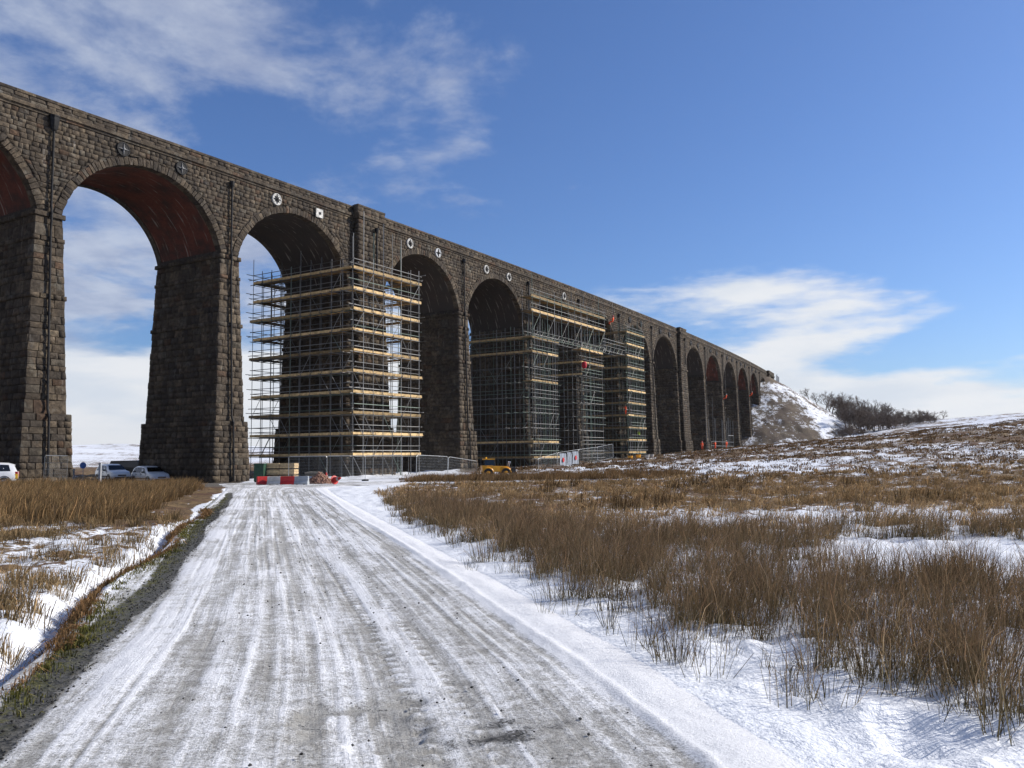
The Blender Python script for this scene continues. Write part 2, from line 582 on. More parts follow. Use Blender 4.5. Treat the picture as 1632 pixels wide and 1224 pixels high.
# ------------------------------------------------------------------ the track
def mat_road():
    m, g = new_mat('icy track')
    pos = g.n('ShaderNodeNewGeometry').outputs['Position']
    sn = g.attr('snow').outputs['Fac']
    dk = g.attr('gravel').outputs['Fac']
    moss = g.attr('moss').outputs['Fac']
    al = g.attr('along').outputs['Color']
    streak = g.noise(g.mapping(al, scale=(26, 0.7, 1)), 1.0, 6, 0.65)
    fine = g.noise(pos, 42, 6, 0.75)
    lines = g.noise(g.mapping(al, scale=(85, 0.35, 1)), 1.0, 5, 0.6)
    mid = g.noise(pos, 7.5, 5, 0.65)
    v = g.math('ADD', g.math('MULTIPLY', g.math('ADD', g.math('MULTIPLY', streak, 0.75), g.math('MULTIPLY', lines, 0.25)), 0.4), g.math('ADD', g.math('MULTIPLY', fine, 0.34), g.math('MULTIPLY', mid, 0.26)))
    s = g.ramp(g.math('SUBTRACT', v, g.ramp(sn, 0, 1, 0.66, 0.34, False)), -0.085, 0.085)
    ice = g.mix(g.ramp(mid, 0.35, 0.65), (0.30, 0.288, 0.258), (0.44, 0.43, 0.40))
    ice = g.mix(g.ramp(fine, 0.36, 0.52), (0.16, 0.155, 0.143), ice)
    snowc = g.mix(g.ramp(fine, 0.3, 0.6), (0.58, 0.59, 0.61), (0.75, 0.76, 0.78))
    c = g.mix(s, ice, snowc)
    stones = g.n('ShaderNodeTexVoronoi', feature='F1', inp={'Vector': pos, 'Scale': 34.0})
    grav = g.mix(g.n('ShaderNodeSeparateColor', inp={0: stones.outputs['Color']}).outputs[0], (0.022, 0.022, 0.02), (0.12, 0.115, 0.105))
    mg = g.mix(g.ramp(g.noise(pos, 30, 4, 0.7), 0.4, 0.6), (0.035, 0.04, 0.012), (0.12, 0.115, 0.035))
    grav = g.mix(g.math('MULTIPLY', moss, g.ramp(mid, 0.42, 0.56)), grav, mg)
    gm = g.ramp(g.math('SUBTRACT', g.math('ADD', g.math('MULTIPLY', fine, 0.6), g.math('MULTIPLY', mid, 0.4)), g.ramp(dk, 0, 1, 0.72, 0.26, False)), -0.04, 0.05)
    c = g.mix(gm, c, grav)
    bmp = g.math('ADD', g.math('ADD', g.math('MULTIPLY', s, 0.8), g.math('MULTIPLY', g.math('MULTIPLY', lines, g.n('ShaderNodeSeparateColor', inp={0: al}).outputs[2]), 0.9)), g.math('ADD', fine, g.math('MULTIPLY', g.math('MULTIPLY', stones.outputs['Distance'], gm), 1.6)))
    return finish(m, g, c, g.ramp(s, 0, 1, 0.5, 0.7), bmp, 0.75, 0.018, spec=0.35)


def build_road():
    qs = np.linspace(-0.16, 1.20, 200)
    ys = np.concatenate([np.linspace(-12, 3, 20, endpoint=False), np.geomspace(3, 64, 430)])
    Q, Y = np.meshgrid(qs, ys, indexing='ij')
    wob = 0.012 * np.sin(Y * 0.35 + Q * 5) + 0.02 * fbm(Y / 7.0, Q * 1.5, 2, 61)
    qw = Q + wob
    l, r = road_l(Y), road_r(Y)
    X = l + Q * (r - l)
    # packed ice with snow left standing between the wheel tracks
    sn = np.full(Q.shape, 0.49)
    for c, w, a in ((0.115, 0.05, 0.75), (0.17, 0.006, 0.5), (0.345, 0.006, 0.5), (0.385, 0.005, -0.4), (0.56, 0.006, 0.5), (0.635, 0.006, -0.4), (0.72, 0.006, 0.4), (0.785, 0.005, 0.5), (0.88, 0.005, 0.5), (0.925, 0.005, -0.35), (0.97, 0.006, 0.5), (0.205, 0.012, 0.35), (0.25, 0.02, -0.2), (0.30, 0.012, 0.28), (0.425, 0.010, 0.45), (0.475, 0.014, -0.22),
                    (0.525, 0.022, 0.48), (0.60, 0.03, -0.18), (0.685, 0.030, 0.52), (0.755, 0.022, -0.3), (0.815, 0.024, 0.42),
                    (0.865, 0.012, -0.12), (0.90, 0.010, 0.22), (0.945, 0.014, -0.15), (1.06, 0.06, 0.7), (1.16, 0.10, 0.6), (-0.11, 0.03, 0.7)):
        sn = sn + 0.62 * a * np.exp(-((qw - c) / w) ** 2) * np.clip(0.55 + 2.2 * fbm(Y / 4.0, Q * 0 + c * 40, 4, 71), -0.2, 1.25)
    sn = sn + 0.55 * fbm(Y / 11.0, Q * 16, 4, 75, 0.65) + 0.30 * fbm(Y / 6.0, Q * 60, 2, 76) + 0.45 * fbm(X / 1.3, Y / 1.9, 5, 77, 0.6)
    sn = sn + 0.7 * sstep(0.985, 1.05, qw)
    lug = 0.5 + 0.5 * np.sign(np.sin(Y * 2 * math.pi / 0.19 + 3 * fbm(Y / 2.0, Q * 2, 2, 79)))
    lugm = np.exp(-((qw - 0.645) / 0.014) ** 2) + 0.8 * np.exp(-((qw - 0.735) / 0.010) ** 2)
    sn = sn + lugm * (lug - 0.55) * 0.5 * (1 - sstep(12, 18, Y))
    # bare gravel edge on the left with moss, scattered bare spots in the wheel tracks
    edge = np.exp(-((qw + 0.01 + 0.012 * np.sin(Y)) / 0.052) ** 4) * (1 - sstep(38, 44, Y))
    edge = edge * (0.88 + 0.8 * fbm(X / 0.7, Y / 1.1, 4, 81, 0.65))
    spots = np.clip(fbm(X / 0.8, Y / 0.9, 3, 83) - 0.28, 0, 1) * 2.2 * (np.exp(-((qw - 0.77) / 0.07) ** 2) + 0.35 * np.exp(-((qw - 0.6) / 0.12) ** 2))
    near = 0.8 * np.exp(-(((X - 0.0) / 0.45) ** 2 + ((Y - 5.1) / 0.5) ** 2)) * (0.55 + 1.5 * fbm(X / 0.3, Y / 0.3, 3, 85))
    hr = np.hypot((X + 0.90) / 0.42, (Y - 5.25) / 0.5) + 0.9 * fbm(X / 0.45, Y / 0.45, 3, 84)
    hole = 1 - sstep(0.5, 0.8, hr)
    ring = np.exp(-((hr - 0.95) / 0.25) ** 2) * sstep(-0.2, 0.35, fbm(X / 0.5 + 9, Y / 0.6, 3, 86) + 0.35 * ((Y - 5.25) / 0.5 - (X + 0.9) / 0.42))
    yard = sstep(46, 50, Y)
    gravel = np.clip(np.maximum(np.maximum(edge, spots), np.maximum(near, 0.35 * ring)), 0, 1)
    gravel = np.clip(gravel + yard * (0.30 + 0.9 * fbm(X / 5.0, Y / 1.5, 3, 87)), 0, 1)
    sn = np.clip(sn - 0.35 * ring + 0.10 * hole * np.sin((X + 0.2 * Y) * 60 + 4 * fbm(X / 0.3, Y / 0.3, 2, 88)), 0, 1)
    moss = np.exp(-((qw + 0.05) / 0.05) ** 2)
    Z = base_z(X, Y) + 0.01
    Z = Z + 0.028 * sn * (1 - np.clip(gravel * 1.5, 0, 1)) + 0.018 * fbm(X / 0.5, Y / 0.9, 3, 89) - 0.05 * np.exp(-((qw - 0.6) / 0.2) ** 2)
    Z = Z + 0.012 * (lug - 0.5) * lugm * (1 - sstep(12, 18, Y)) - 0.035 * hole - 0.02 * ring
    Z = Z + 0.014 * np.exp(-((qw - 1.03) / 0.012) ** 2)
    Z = Z + 0.014 * fbm(X / 0.13, Y / 0.13, 3, 90) * np.clip(sn + gravel, 0.3, 1) * (1 - sstep(14, 24, Y)) + 0.03 * fbm(X / 0.7, Y / 0.7, 3, 92) * sstep(0.97, 1.06, Q)
    out = np.maximum(1 - sstep(-0.16, -0.09, Q), sstep(1.08, 1.20, Q))
    Z = Z * (1 - out) + (base_z(X, Y) + relief(X, Y)[0] - 0.012) * out
    na, nr = X.shape
    idx = np.arange(na * nr).reshape(na, nr)
    f = np.stack([idx[:-1, :-1], idx[1:, :-1], idx[1:, 1:], idx[:-1, 1:]], -1).reshape(-1, 4)
    o = mesh_obj('track', np.stack([X, Y, Z], -1).reshape(-1, 3), f, mat_road(), smooth=True,
                 attrs={'snow': sn.ravel(), 'gravel': gravel.ravel(), 'moss': moss.ravel(),
                        'along': np.stack([Q, Y, sstep(0.06, 0.12, Q) * (1 - sstep(0.95, 1.0, Q))], -1).reshape(-1, 3)})
    tag(o, 'rutted icy gravel track leading to the viaduct', 'track', kind='structure')


build_road()


# ------------------------------------------------------------------ embankment behind the last abutment
def emb_z(X, Y):
    ss = np.linspace(226, 400, 88)
    cx_, cy_ = vxy(ss, -4.3)
    d = np.full(X.shape, 1e9)
    for a, b in zip(cx_, cy_):
        d = np.minimum(d, np.hypot(X - a, Y - b))
    bump = 1.2 * fbm(X / 9.0, Y / 9.0, 4, 91) + 0.45 * fbm(X / 2.6, Y / 2.6, 3, 93)
    d = np.maximum(d - 5.0, 0)
    return 24.6 - d * 0.70 + bump * sstep(0, 4, d) - 0.012 * np.minimum(np.maximum(d - 10, 0), 30) ** 2 * -0.35


def build_embankment():
    xs = np.linspace(40, 150, 260)
    ys = np.linspace(212, 400, 260)
    X, Y = np.meshgrid(xs, ys, indexing='ij')
    Z = emb_z(X, Y)
    B = base_z(X, Y) - 0.8
    keep = Z > B - 2.5
    Zc = np.maximum(Z, B - 2.5)
    idx = np.arange(X.size).reshape(X.shape)
    f = np.stack([idx[:-1, :-1], idx[1:, :-1], idx[1:, 1:], idx[:-1, 1:]], -1).reshape(-1, 4)
    kf = keep.ravel()[f].any(1)
    f = f[kf]
    used = np.unique(f)
    rm = np.full(X.size, -1)
    rm[used] = np.arange(len(used))
    V = np.stack([X, Y, Zc], -1).reshape(-1, 3)[used]
    Xu, Yu = V[:, 0], V[:, 1]
    cov = 0.52 + 0.7 * fbm(Xu / 9.0, Yu / 9.0, 4, 95) - 0.5 * sstep(21.5, 24.3, V[:, 2]) - 0.19 * (1 - sstep(76, 88, Xu)) * (1 - sstep(13, 20, V[:, 2]))  # thin snow low on the left: dark grass, also putting in that side's shade
    hump = fbm(Xu / 2.2, Yu / 2.2, 3, 93)
    o = mesh_obj('embankment', V, rm[f], bpy.data.materials['moor'], smooth=True,
                 attrs={'snow': np.clip(cov, 0.05, 1), 'hump': hump, 'mud': np.full(len(V), 0.6)})
    tag(o, 'steep snow covered railway embankment at the end of the viaduct', 'embankment', kind='structure')


build_embankment()


# ------------------------------------------------------------------ viaduct
rng = np.random.default_rng(7)
random.seed(7)
W_SPR, W_CROWN, ARCH_R = 8.15, 2.75, 7.05
W_CEN = W_CROWN + ARCH_R
RING = 0.70
R_EXT = ARCH_R + RING
W_PAR, W_STR = 0.80, 1.26
DEPTH = 8.6
ARCHC = {i: (PIERS[i] + PIERS[i + 1]) / 2 + ((2.78 if i in KING else HALF) - (2.78 if i + 1 in KING else HALF)) / 2 for i in range(-2, 14)}


def mat_stone(name='gritstone', moss=0.0):
    m, g = new_mat(name)
    pos = g.n('ShaderNodeNewGeometry').outputs['Position']
    t = g.attr('tint').outputs['Color']
    n = g.noise(pos, 3.2, 6, 0.68)
    f = g.noise(pos, 14.0, 6, 0.72)
    c = g.mix(g.ramp(n, 0.32, 0.68), (0.52, 0.50, 0.48), (1.4, 1.38, 1.36))
    c = g.mix(1.0, t, c, 'MULTIPLY')
    c = g.mix(g.ramp(f, 0.32, 0.50, 0.7, 0.0), c, (0.024, 0.021, 0.018))
    # pale lime runs
    runs = g.noise(g.mapping(pos, scale=(2.6, 2.6, 0.35)), 1.0, 5, 0.65)
    c = g.mix(g.math('MULTIPLY', g.ramp(runs, 0.63, 0.74), 0.45), c, (0.38, 0.36, 0.33))
    stain = g.noise(g.mapping(pos, scale=(0.55, 0.55, 0.12)), 1.0, 5, 0.6)
    c = g.mix(g.ramp(stain, 0.40, 0.60, 0.5, 0.0), c, (0.028, 0.024, 0.021))
    c = g.mix(g.math('MULTIPLY', g.ramp(g.noise(pos, 0.9, 6, 0.7), 0.56, 0.68), 0.35), c, (0.17, 0.165, 0.14))
    bmp = g.math('ADD', f, g.math('MULTIPLY', n, 1.4))
    return finish(m, g, c, 0.93, bmp, 0.9, 0.05, spec=0.2)


def mat_barrel(name, col, soot):
    m, g = new_mat(name)
    uv = g.attr('along').outputs['Color']
    br = g.n('ShaderNodeTexBrick', inp={'Vector': g.mapping(uv, scale=(1, 1, 1)), 'Color1': (*col, 1), 'Color2': (*[x * 0.72 for x in col], 1),
                                        'Mortar': (col[0] * 0.6, col[1] * 0.75, col[2] * 0.8, 1), 'Scale': 1.0, 'Mortar Size': 0.008,
                                        'Brick Width': 0.24, 'Row Height': 0.085, 'Bias': 0.0})
    pat = g.noise(g.mapping(uv, scale=(0.5, 0.5, 1)), 1.0, 5, 0.6)
    c = g.mix(g.ramp(pat, 0.34, 0.60, 0.75, 0.0), br.outputs['Color'], (0.035, 0.028, 0.025)) if soot < 0.5 else \
        g.mix(g.ramp(pat, 0.35, 0.7, 0.95, 0.55), br.outputs['Color'], (0.045, 0.040, 0.037))
    drip = g.noise(g.mapping(uv, scale=(3.2, 0.28, 1)), 1.0, 5, 0.7)
    c = g.mix(g.math('MULTIPLY', g.ramp(drip, 0.57, 0.68), 0.5), c, (0.42, 0.38, 0.34))
    return finish(m, g, c, 0.9, br.outputs['Fac'], 0.4, 0.01, spec=0.2)


M_STONE = mat_stone()
M_BARREL = {'red': mat_barrel('red brick', (0.155, 0.050, 0.035), 0.0), 'dark': mat_barrel('sooted brick', (0.09, 0.06, 0.05), 1.0)}
TINTS = np.array([(0.21, 0.172, 0.132), (0.185, 0.152, 0.118), (0.235, 0.192, 0.145), (0.155, 0.132, 0.108), (0.26, 0.215, 0.16), (0.20, 0.135, 0.095),
                  (0.13, 0.112, 0.096), (0.225, 0.20, 0.165)])
TW = np.array([0.24, 0.22, 0.16, 0.13, 0.07, 0.05, 0.07, 0.06])

viaduct = empty('viaduct', vp(PIERS[2], 0, 0))
tag(viaduct, 'long dark gritstone railway viaduct of tall round arches crossing the moor', 'viaduct')
VINV = Matrix.Translation(-Vector(viaduct.location))
VOFF = np.array(viaduct.location)


def vpart(name, verts, faces, mat, parent=viaduct, smooth=False, attrs=None):
    """verts in world space -> child of the viaduct (or of one of its parts, which all sit at the viaduct's origin)"""
    return mesh_obj(name, np.asarray(verts, float) - VOFF, faces, mat, parent, smooth, attrs)


SQ = []          # stone records: corners (4,3) world, normal (3), depth back, proud lo, hi, kind, parent key


def add_stone(corners_snz, normal, back, lo, hi, kind, key):
    SQ.append((np.asarray(corners_snz, float), np.asarray(normal, float), back, lo, hi, kind, key))


def split(a, b, lo, hi):
    """joints from a to b at random lengths"""
    out = [a]
    while True:
        l = rng.uniform(lo, hi)
        if out[-1] + l > b - lo * 0.6:
            break
        out.append(out[-1] + l)
    out.append(b)
    return out


def courses(w0, w1, lo, hi):
    ws = [w0]
    while ws[-1] < w1 - lo * 1.2:
        ws.append(ws[-1] + rng.uniform(lo, hi))
    ws[-1] = w1
    return ws


def fnorm(s):
    h = vhead(s)
    return (math.cos(h), -math.sin(h), 0)


def lnorm(s):
    h = vhead(s)
    return (-math.sin(h), -math.cos(h), 0)


def front_row(sa0, sb0, sa1, sb1, w0, w1, n0, n1, lo, hi, plo, phi, kind, key, back=-0.04):
    """one course on a front face: top edge w0 from sa0..sb0, bottom edge w1 from sa1..sb1"""
    L = max(sb0 - sa0, sb1 - sa1)
    if L < 0.14:
        return
    js = np.array(split(0, L, lo, hi)) / L
    for a, b in zip(js[:-1], js[1:]):
        if L > 4:      # long courses: upright joints
            m0, m1 = min(sa0, sa1), max(sb0, sb1)
            p = lambda t, e0, e1: float(np.clip(m0 + t * (m1 - m0), e0, e1))
            t0, t1, u0, u1 = p(a, sa0, sb0), p(b, sa0, sb0), p(a, sa1, sb1), p(b, sa1, sb1)
            if t1 - t0 < 0.03 and u1 - u0 < 0.03:
                continue
        else:
            t0, t1 = sa0 + a * (sb0 - sa0), sa0 + b * (sb0 - sa0)
            u0, u1 = sa1 + a * (sb1 - sa1), sa1 + b * (sb1 - sa1)
        sm = (t0 + t1) / 2
        c = [(u0, n1, ztop(u0) - w1), (u1, n1, ztop(u1) - w1), (t1, n0, ztop(t1) - w0), (t0, n0, ztop(t0) - w0)]
        add_stone(c, fnorm(sm), back, plo, phi, kind, key)


def side_row(s0, s1, w0, w1, nf0, nf1, nb0, nb1, lo, hi, plo, phi, kind, key, back=-0.04):
    """one course on the face that looks back along the viaduct (towards -s); n runs from the back to the front"""
    L = nf1 - nb1
    js = np.array(split(0, L, lo, hi)) / L
    for a, b in zip(js[:-1], js[1:]):
        c = [(s1, nb1 + a * (nf1 - nb1), ztop(s1) - w1), (s1, nb1 + b * (nf1 - nb1), ztop(s1) - w1),
             (s0, nb0 + b * (nf0 - nb0), ztop(s0) - w0), (s0, nb0 + a * (nf0 - nb0), ztop(s0) - w0)]
        add_stone(c, lnorm(s0), back, plo, phi, kind, key)


def core_box(name, rings, mat=M_STONE, parent=viaduct, tint=(0.06, 0.051, 0.043)):
    """rings: list of (s_lo, s_hi, n_back, n_front, w) from top to bottom -> closed tapered block"""
    v, f = [], []
    for (a, b, nb, nf, w) in rings:
        for s, n in ((a, nf), (b, nf), (b, nb), (a, nb)):
            v.append(vp(s, n, ztop((a + b) / 2) - w))
    for i in range(len(rings) - 1):
        for k in range(4):
            k2 = (k + 1) % 4
            f.append((i * 4 + k, (i + 1) * 4 + k, (i + 1) * 4 + k2, i * 4 + k2))
    f.append((3, 2, 1, 0))
    m = (len(rings) - 1) * 4
    f.append((m, m + 1, m + 2, m + 3))
    return vpart(name, [tuple(p) for p in v], f, mat, parent, attrs={'tint': np.tile(np.array(tint), (len(v), 1))})


PIER_OBJ, ARCH_OBJ, SPAN_OBJ, PAR_OBJ = {}, {}, {}, {}
BATT_S, BATT_N = 0.036, 0.030


def pier_dims(i, w):
    """half thickness along s, front n, back n at depth w below the parapet"""
    d = max(w - W_SPR, 0)
    k = 0.22 if w > 22.4 else 0.0
    hs = (2.86 if i in KING else 0.98) + d * BATT_S + k
    return hs, d * BATT_N + k, -DEPTH - d * BATT_N - k


def build_pier(i):
    c = PIERS[i]
    x, y = vxy(c, 2)
    gl = min(bz(x, y), bz(*vxy(c, -4)), bz(*vxy(c, -9)))
    wb = ztop(c) - gl + 0.6
    bands = [(W_SPR, W_SPR + 0.36, 0.17), (W_SPR + 1.75, W_SPR + 2.08, 0.09), (W_SPR + 5.85, W_SPR + 6.2, 0.12)]
    rg = []
    for w in (W_SPR - 0.3, 22.39, 22.41, wb):
        hs, nf, nb = pier_dims(i, w)
        rg.append((c - hs + 0.05, c + hs - 0.03, nb + 0.03, nf - 0.05, w))
    PIER_OBJ[i] = core_box('pier', rg)
    key = ('pier', i)
    cuts = [W_SPR]
    for b0, b1, _ in bands:
        cuts += [b0, b1]
    cuts += [22.4, wb]
    cuts = sorted(set(cuts))
    for c0, c1 in zip(cuts[:-1], cuts[1:]):
        band = next((b for b in bands if abs(b[0] - c0) < 1e-6), None)
        ws = [c0, c1] if band else courses(c0, c1, 0.38, 0.62)
        ex = band[2] if band else 0.0
        for w0, w1 in zip(ws[:-1], ws[1:]):
            e = 1e-4
            h0, f0, b0 = pier_dims(i, w0 + e)
            h1, f1, b1 = pier_dims(i, w1 - e)
            h0, h1, f0, f1, b0, b1 = h0 + ex, h1 + ex, f0 + ex, f1 + ex, b0 - ex, b1 - ex
            far = i > 8
            lo, hi = (0.45, 1.15) if not far else (0.6, 1.4)
            pl, ph = (0.0, 0.03) if band else (-0.01, 0.11)
            bk = -0.06 - ex
            if i in KING:
                pw = 1.95 + max(w0 - W_SPR, 0) * 0.02
                front_row(c - h0, c - pw, c - h1, c - pw, w0, w1, f0, f1, lo, hi, pl, ph, 'stone', key, bk)
                front_row(c + pw, c + h0, c + pw, c + h1, w0, w1, f0, f1, lo, hi, pl, ph, 'stone', key, bk)
            else:
                front_row(c - h0, c + h0, c - h1, c + h1, w0, w1, f0, f1, lo, hi, pl, ph, 'stone', key, bk)
            side_row(c - h0, c - h1, w0, w1, f0, f1, b0, b1, lo * 1.1, hi * 1.1, pl, ph * 0.8, 'stone', key, bk)


for _i in range(-2, 14):
    build_pier(_i)


def ext_ds(w):
    d = W_CEN - w
    return math.sqrt(max(R_EXT * R_EXT - d * d, 0.0))


def build_spandrels():
    # course lines run through the whole length
    ws = courses(W_STR, W_SPR, 0.25, 0.42)
    for i in range(-1, 15):
        key = ('spandrel', i)
        a_c = ARCHC[i - 1] if i - 1 in ARCHC else None
        b_c = ARCHC.get(i)
        for w0, w1 in zip(ws[:-1], ws[1:]):
            d0, d1 = ext_ds(w0), ext_ds(w1)
            sa0, sa1 = a_c + d0, a_c + d1
            if b_c is None:
                sb0 = sb1 = PIERS[i] + 9.0
            else:
                sb0, sb1 = b_c - d0, b_c - d1
            far = i > 8
            lo, hi = (0.32, 0.85) if not far else (0.5, 1.1)
            if i in KING:
                c = PIERS[i]
                front_row(sa0, c - 1.95, sa1, c - 1.95, w0, w1, 0, 0, lo, hi, -0.01, 0.085, 'stone', key)
                front_row(c + 1.95, sb0, c + 1.95, sb1, w0, w1, 0, 0, lo, hi, -0.01, 0.085, 'stone', key)
            else:
                front_row(sa0, sb0, sa1, sb1, w0, w1, 0, 0, lo, hi, -0.01, 0.085, 'stone', key)
        # solid filling behind the facing stones
        s_lo, s_hi = a_c, (b_c if b_c is not None else PIERS[i] + 9.0)
        ss = np.linspace(s_lo, s_hi, 49)
        v, f = [], []
        for s in ss:
            wbot = W_SPR + 0.2
            for cc in (a_c, b_c):
                if cc is None:
                    continue
                dd = abs(s - cc)
                if dd < ARCH_R + 0.4:
                    wbot = min(wbot, W_CEN - math.sqrt((ARCH_R + 0.4) ** 2 - dd * dd))
            for n, w in ((-0.06, wbot), (-0.06, 0.95), (-DEPTH + 0.03, 0.95), (-DEPTH + 0.03, wbot)):
                v.append(vp(s, n, ztop(s) - w))
        for k in range(len(ss) - 1):
            for q in range(4):
                q2 = (q + 1) % 4
                f.append((k * 4 + q, k * 4 + q2, (k + 1) * 4 + q2, (k + 1) * 4 + q))
        SPAN_OBJ[i] = vpart('spandrel', [tuple(p) for p in v], f, M_STONE, attrs={'tint': np.tile(np.array((0.06, 0.051, 0.043)), (len(v), 1))})


build_spandrels()

RED_ARCH = (-2, -1, 0, 9, 11, 12)


def build_arch(i):
    c = ARCHC[i]
    zt = ztop(c)
    th0 = math.acos((W_CEN - W_SPR) / ARCH_R)          # angle from the crown to the springing
    ths = np.linspace(-th0 - 0.04, th0 + 0.04, 49)
    ns = np.linspace(-0.55, -DEPTH + 0.55, 9)
    v, f, uv = [], [], []
    rb = ARCH_R + 0.07
    for t in ths:
        for n in ns:
            v.append(vp(c + rb * math.sin(t), n, zt - (W_CEN - rb * math.cos(t))))
            uv.append((n, t * rb, 0))
    m = len(ns)
    for a in range(len(ths) - 1):
        for b in range(m - 1):
            f.append((a * m + b, a * m + b + 1, (a + 1) * m + b + 1, (a + 1) * m + b))
    uv = np.array(uv)[:, [0, 1, 2]]
    ARCH_OBJ[i] = vpart('arch_barrel', [tuple(p) for p in v], f, M_BARREL['red' if i in RED_ARCH else 'dark'], smooth=True, attrs={'along': uv})
    # stone ring on the far side
    v, f = [], []
    for t in ths:
        for r_, n in ((rb + 0.02, -DEPTH + 0.56), (ARCH_R, -DEPTH + 0.56), (ARCH_R, -DEPTH - 0.05), (R_EXT, -DEPTH - 0.05)):
            v.append(vp(c + r_ * math.sin(t), n, zt - (W_CEN - r_ * math.cos(t))))
    for a in range(len(ths) - 1):
        for b in range(3):
            f.append((a * 4 + b, a * 4 + b + 1, (a + 1) * 4 + b + 1, (a + 1) * 4 + b))
    vpart('back_ring', [tuple(p) for p in v], f, M_STONE, attrs={'tint': np.tile(np.array((0.08, 0.068, 0.056)), (len(v), 1))})
    # voussoirs, each a wedge running 0.6 m into the wall
    ed = [-th0]
    while ed[-1] < th0 - 0.03:
        ed.append(ed[-1] + rng.uniform(0.26, 0.44) / ARCH_R)
    ed = (np.array(ed) + th0) / (ed[-1] + th0) * 2 * th0 - th0
    for a, b in zip(ed[:-1], ed[1:]):
        ro = R_EXT + rng.uniform(-0.10, 0.08)
        ri = ARCH_R + rng.uniform(-0.015, 0.02)
        p = lambda r_, t: (c + r_ * math.sin(t), 0.0, zt - (W_CEN - r_ * math.cos(t)))
        add_stone([p(ri, a), p(ri, b), p(ro, b), p(ro, a)], fnorm(c), -0.62, 0.01, 0.10, 'voussoir', ('arch', i))


for _i in range(-2, 14):
    build_arch(_i)


def build_parapet():
    """string course, parapet courses and coping, stepping forward over the king piers"""
    segs = []
    edges = [-31.0]
    for k in KING:
        edges += [PIERS[k] - 2.1, PIERS[k] + 2.1] if k != 14 else [PIERS[k] - 2.1]
    edges.append(PIERS[14] + 9.0)
    for j in range(len(edges) - 1):
        a, b = edges[j], edges[j + 1]
        pil = (j % 2 == 1)
        n = 0.68 if pil else 0.0
        up = 0.16 if pil else 0.0
        tn = (0.06, 0.051, 0.043)
        for part, wa, wb_, nf in (('parapet', -up + 0.06, W_PAR + 0.02, n - 0.03), ('string_course', W_PAR, W_STR + 0.04, n - 0.03)):
            ss = np.linspace(a, b, max(3, int((b - a) / 4)))
            v, f = [], []
            for s in ss:
                for nn, w in ((nf, wb_), (nf, wa), (nf - 0.5 - n, wa), (nf - 0.5 - n, wb_)):
                    v.append(vp(s, nn, ztop(s) - w))
            for k in range(len(ss) - 1):
                for q in range(4):
                    q2 = (q + 1) % 4
                    f.append((k * 4 + q, k * 4 + q2, (k + 1) * 4 + q2, (k + 1) * 4 + q))
            f += [(3, 2, 1, 0), tuple((len(ss) - 1) * 4 + q for q in range(4))]
            o = vpart(part, [tuple(p) for p in v], f, M_STONE, attrs={'tint': np.tile(np.array(tn), (len(v), 1))})
            PAR_OBJ[(part, j)] = o
        k1, k2 = ('parapet', j), ('string_course', j)
        front_row(a, b, a, b, -up, 0.20 - up, n + 0.07, n + 0.07, 0.9, 1.5, 0.0, 0.025, 'coping_stone', k1, -0.56)
        front_row(a, b, a, b, 0.20 - up, 0.50, n, n, 0.5, 1.3, 0.0, 0.08, 'stone', k1, -0.06)
        front_row(a, b, a, b, 0.50, W_PAR, n, n, 0.5, 1.3, 0.0, 0.08, 'stone', k1, -0.06)
        front_row(a, b, a, b, W_PAR, 1.06, n + 0.22, n + 0.22, 0.9, 1.6, 0.0, 0.03, 'string_stone', k2, -0.28)
        front_row(a, b, a, b, 1.06, W_STR, n + 0.10, n + 0.10, 0.9, 1.6, 0.0, 0.02, 'string_stone', k2, -0.16)
        if pil:
            side_row(a, a, -up, W_PAR, n, n, 0.0, 0.0, 0.5, 0.9, 0.0, 0.03, 'stone', k1)
            side_row(a, a, W_PAR, W_STR, n + 0.2, n + 0.2, 0.0, 0.0, 0.5, 0.9, 0.02, 0.05, 'string_stone', k2)
    # parapet of the far side and the ballast deck
    ss = np.linspace(-31, PIERS[14] + 9, 70)
    for name, na, nb, wa, wb_ in (('parapet', -DEPTH - 0.02, -DEPTH + 0.45, 0.0, 0.99), ('deck', -DEPTH + 0.46, -0.54, 0.70, 0.96)):
        v, f = [], []
        for s in ss:
            for nn, w in ((nb, wb_), (nb, wa), (na, wa), (na, wb_)):
                v.append(vp(s, nn, ztop(s) - w))
        for k in range(len(ss) - 1):
            for q in range(4):
                q2 = (q + 1) % 4
                f.append((k * 4 + q, k * 4 + q2, (k + 1) * 4 + q2, (k + 1) * 4 + q))
        vpart(name, [tuple(p) for p in v], f, M_STONE, attrs={'tint': np.tile(np.array((0.11, 0.095, 0.078)), (len(v), 1))})


build_parapet()


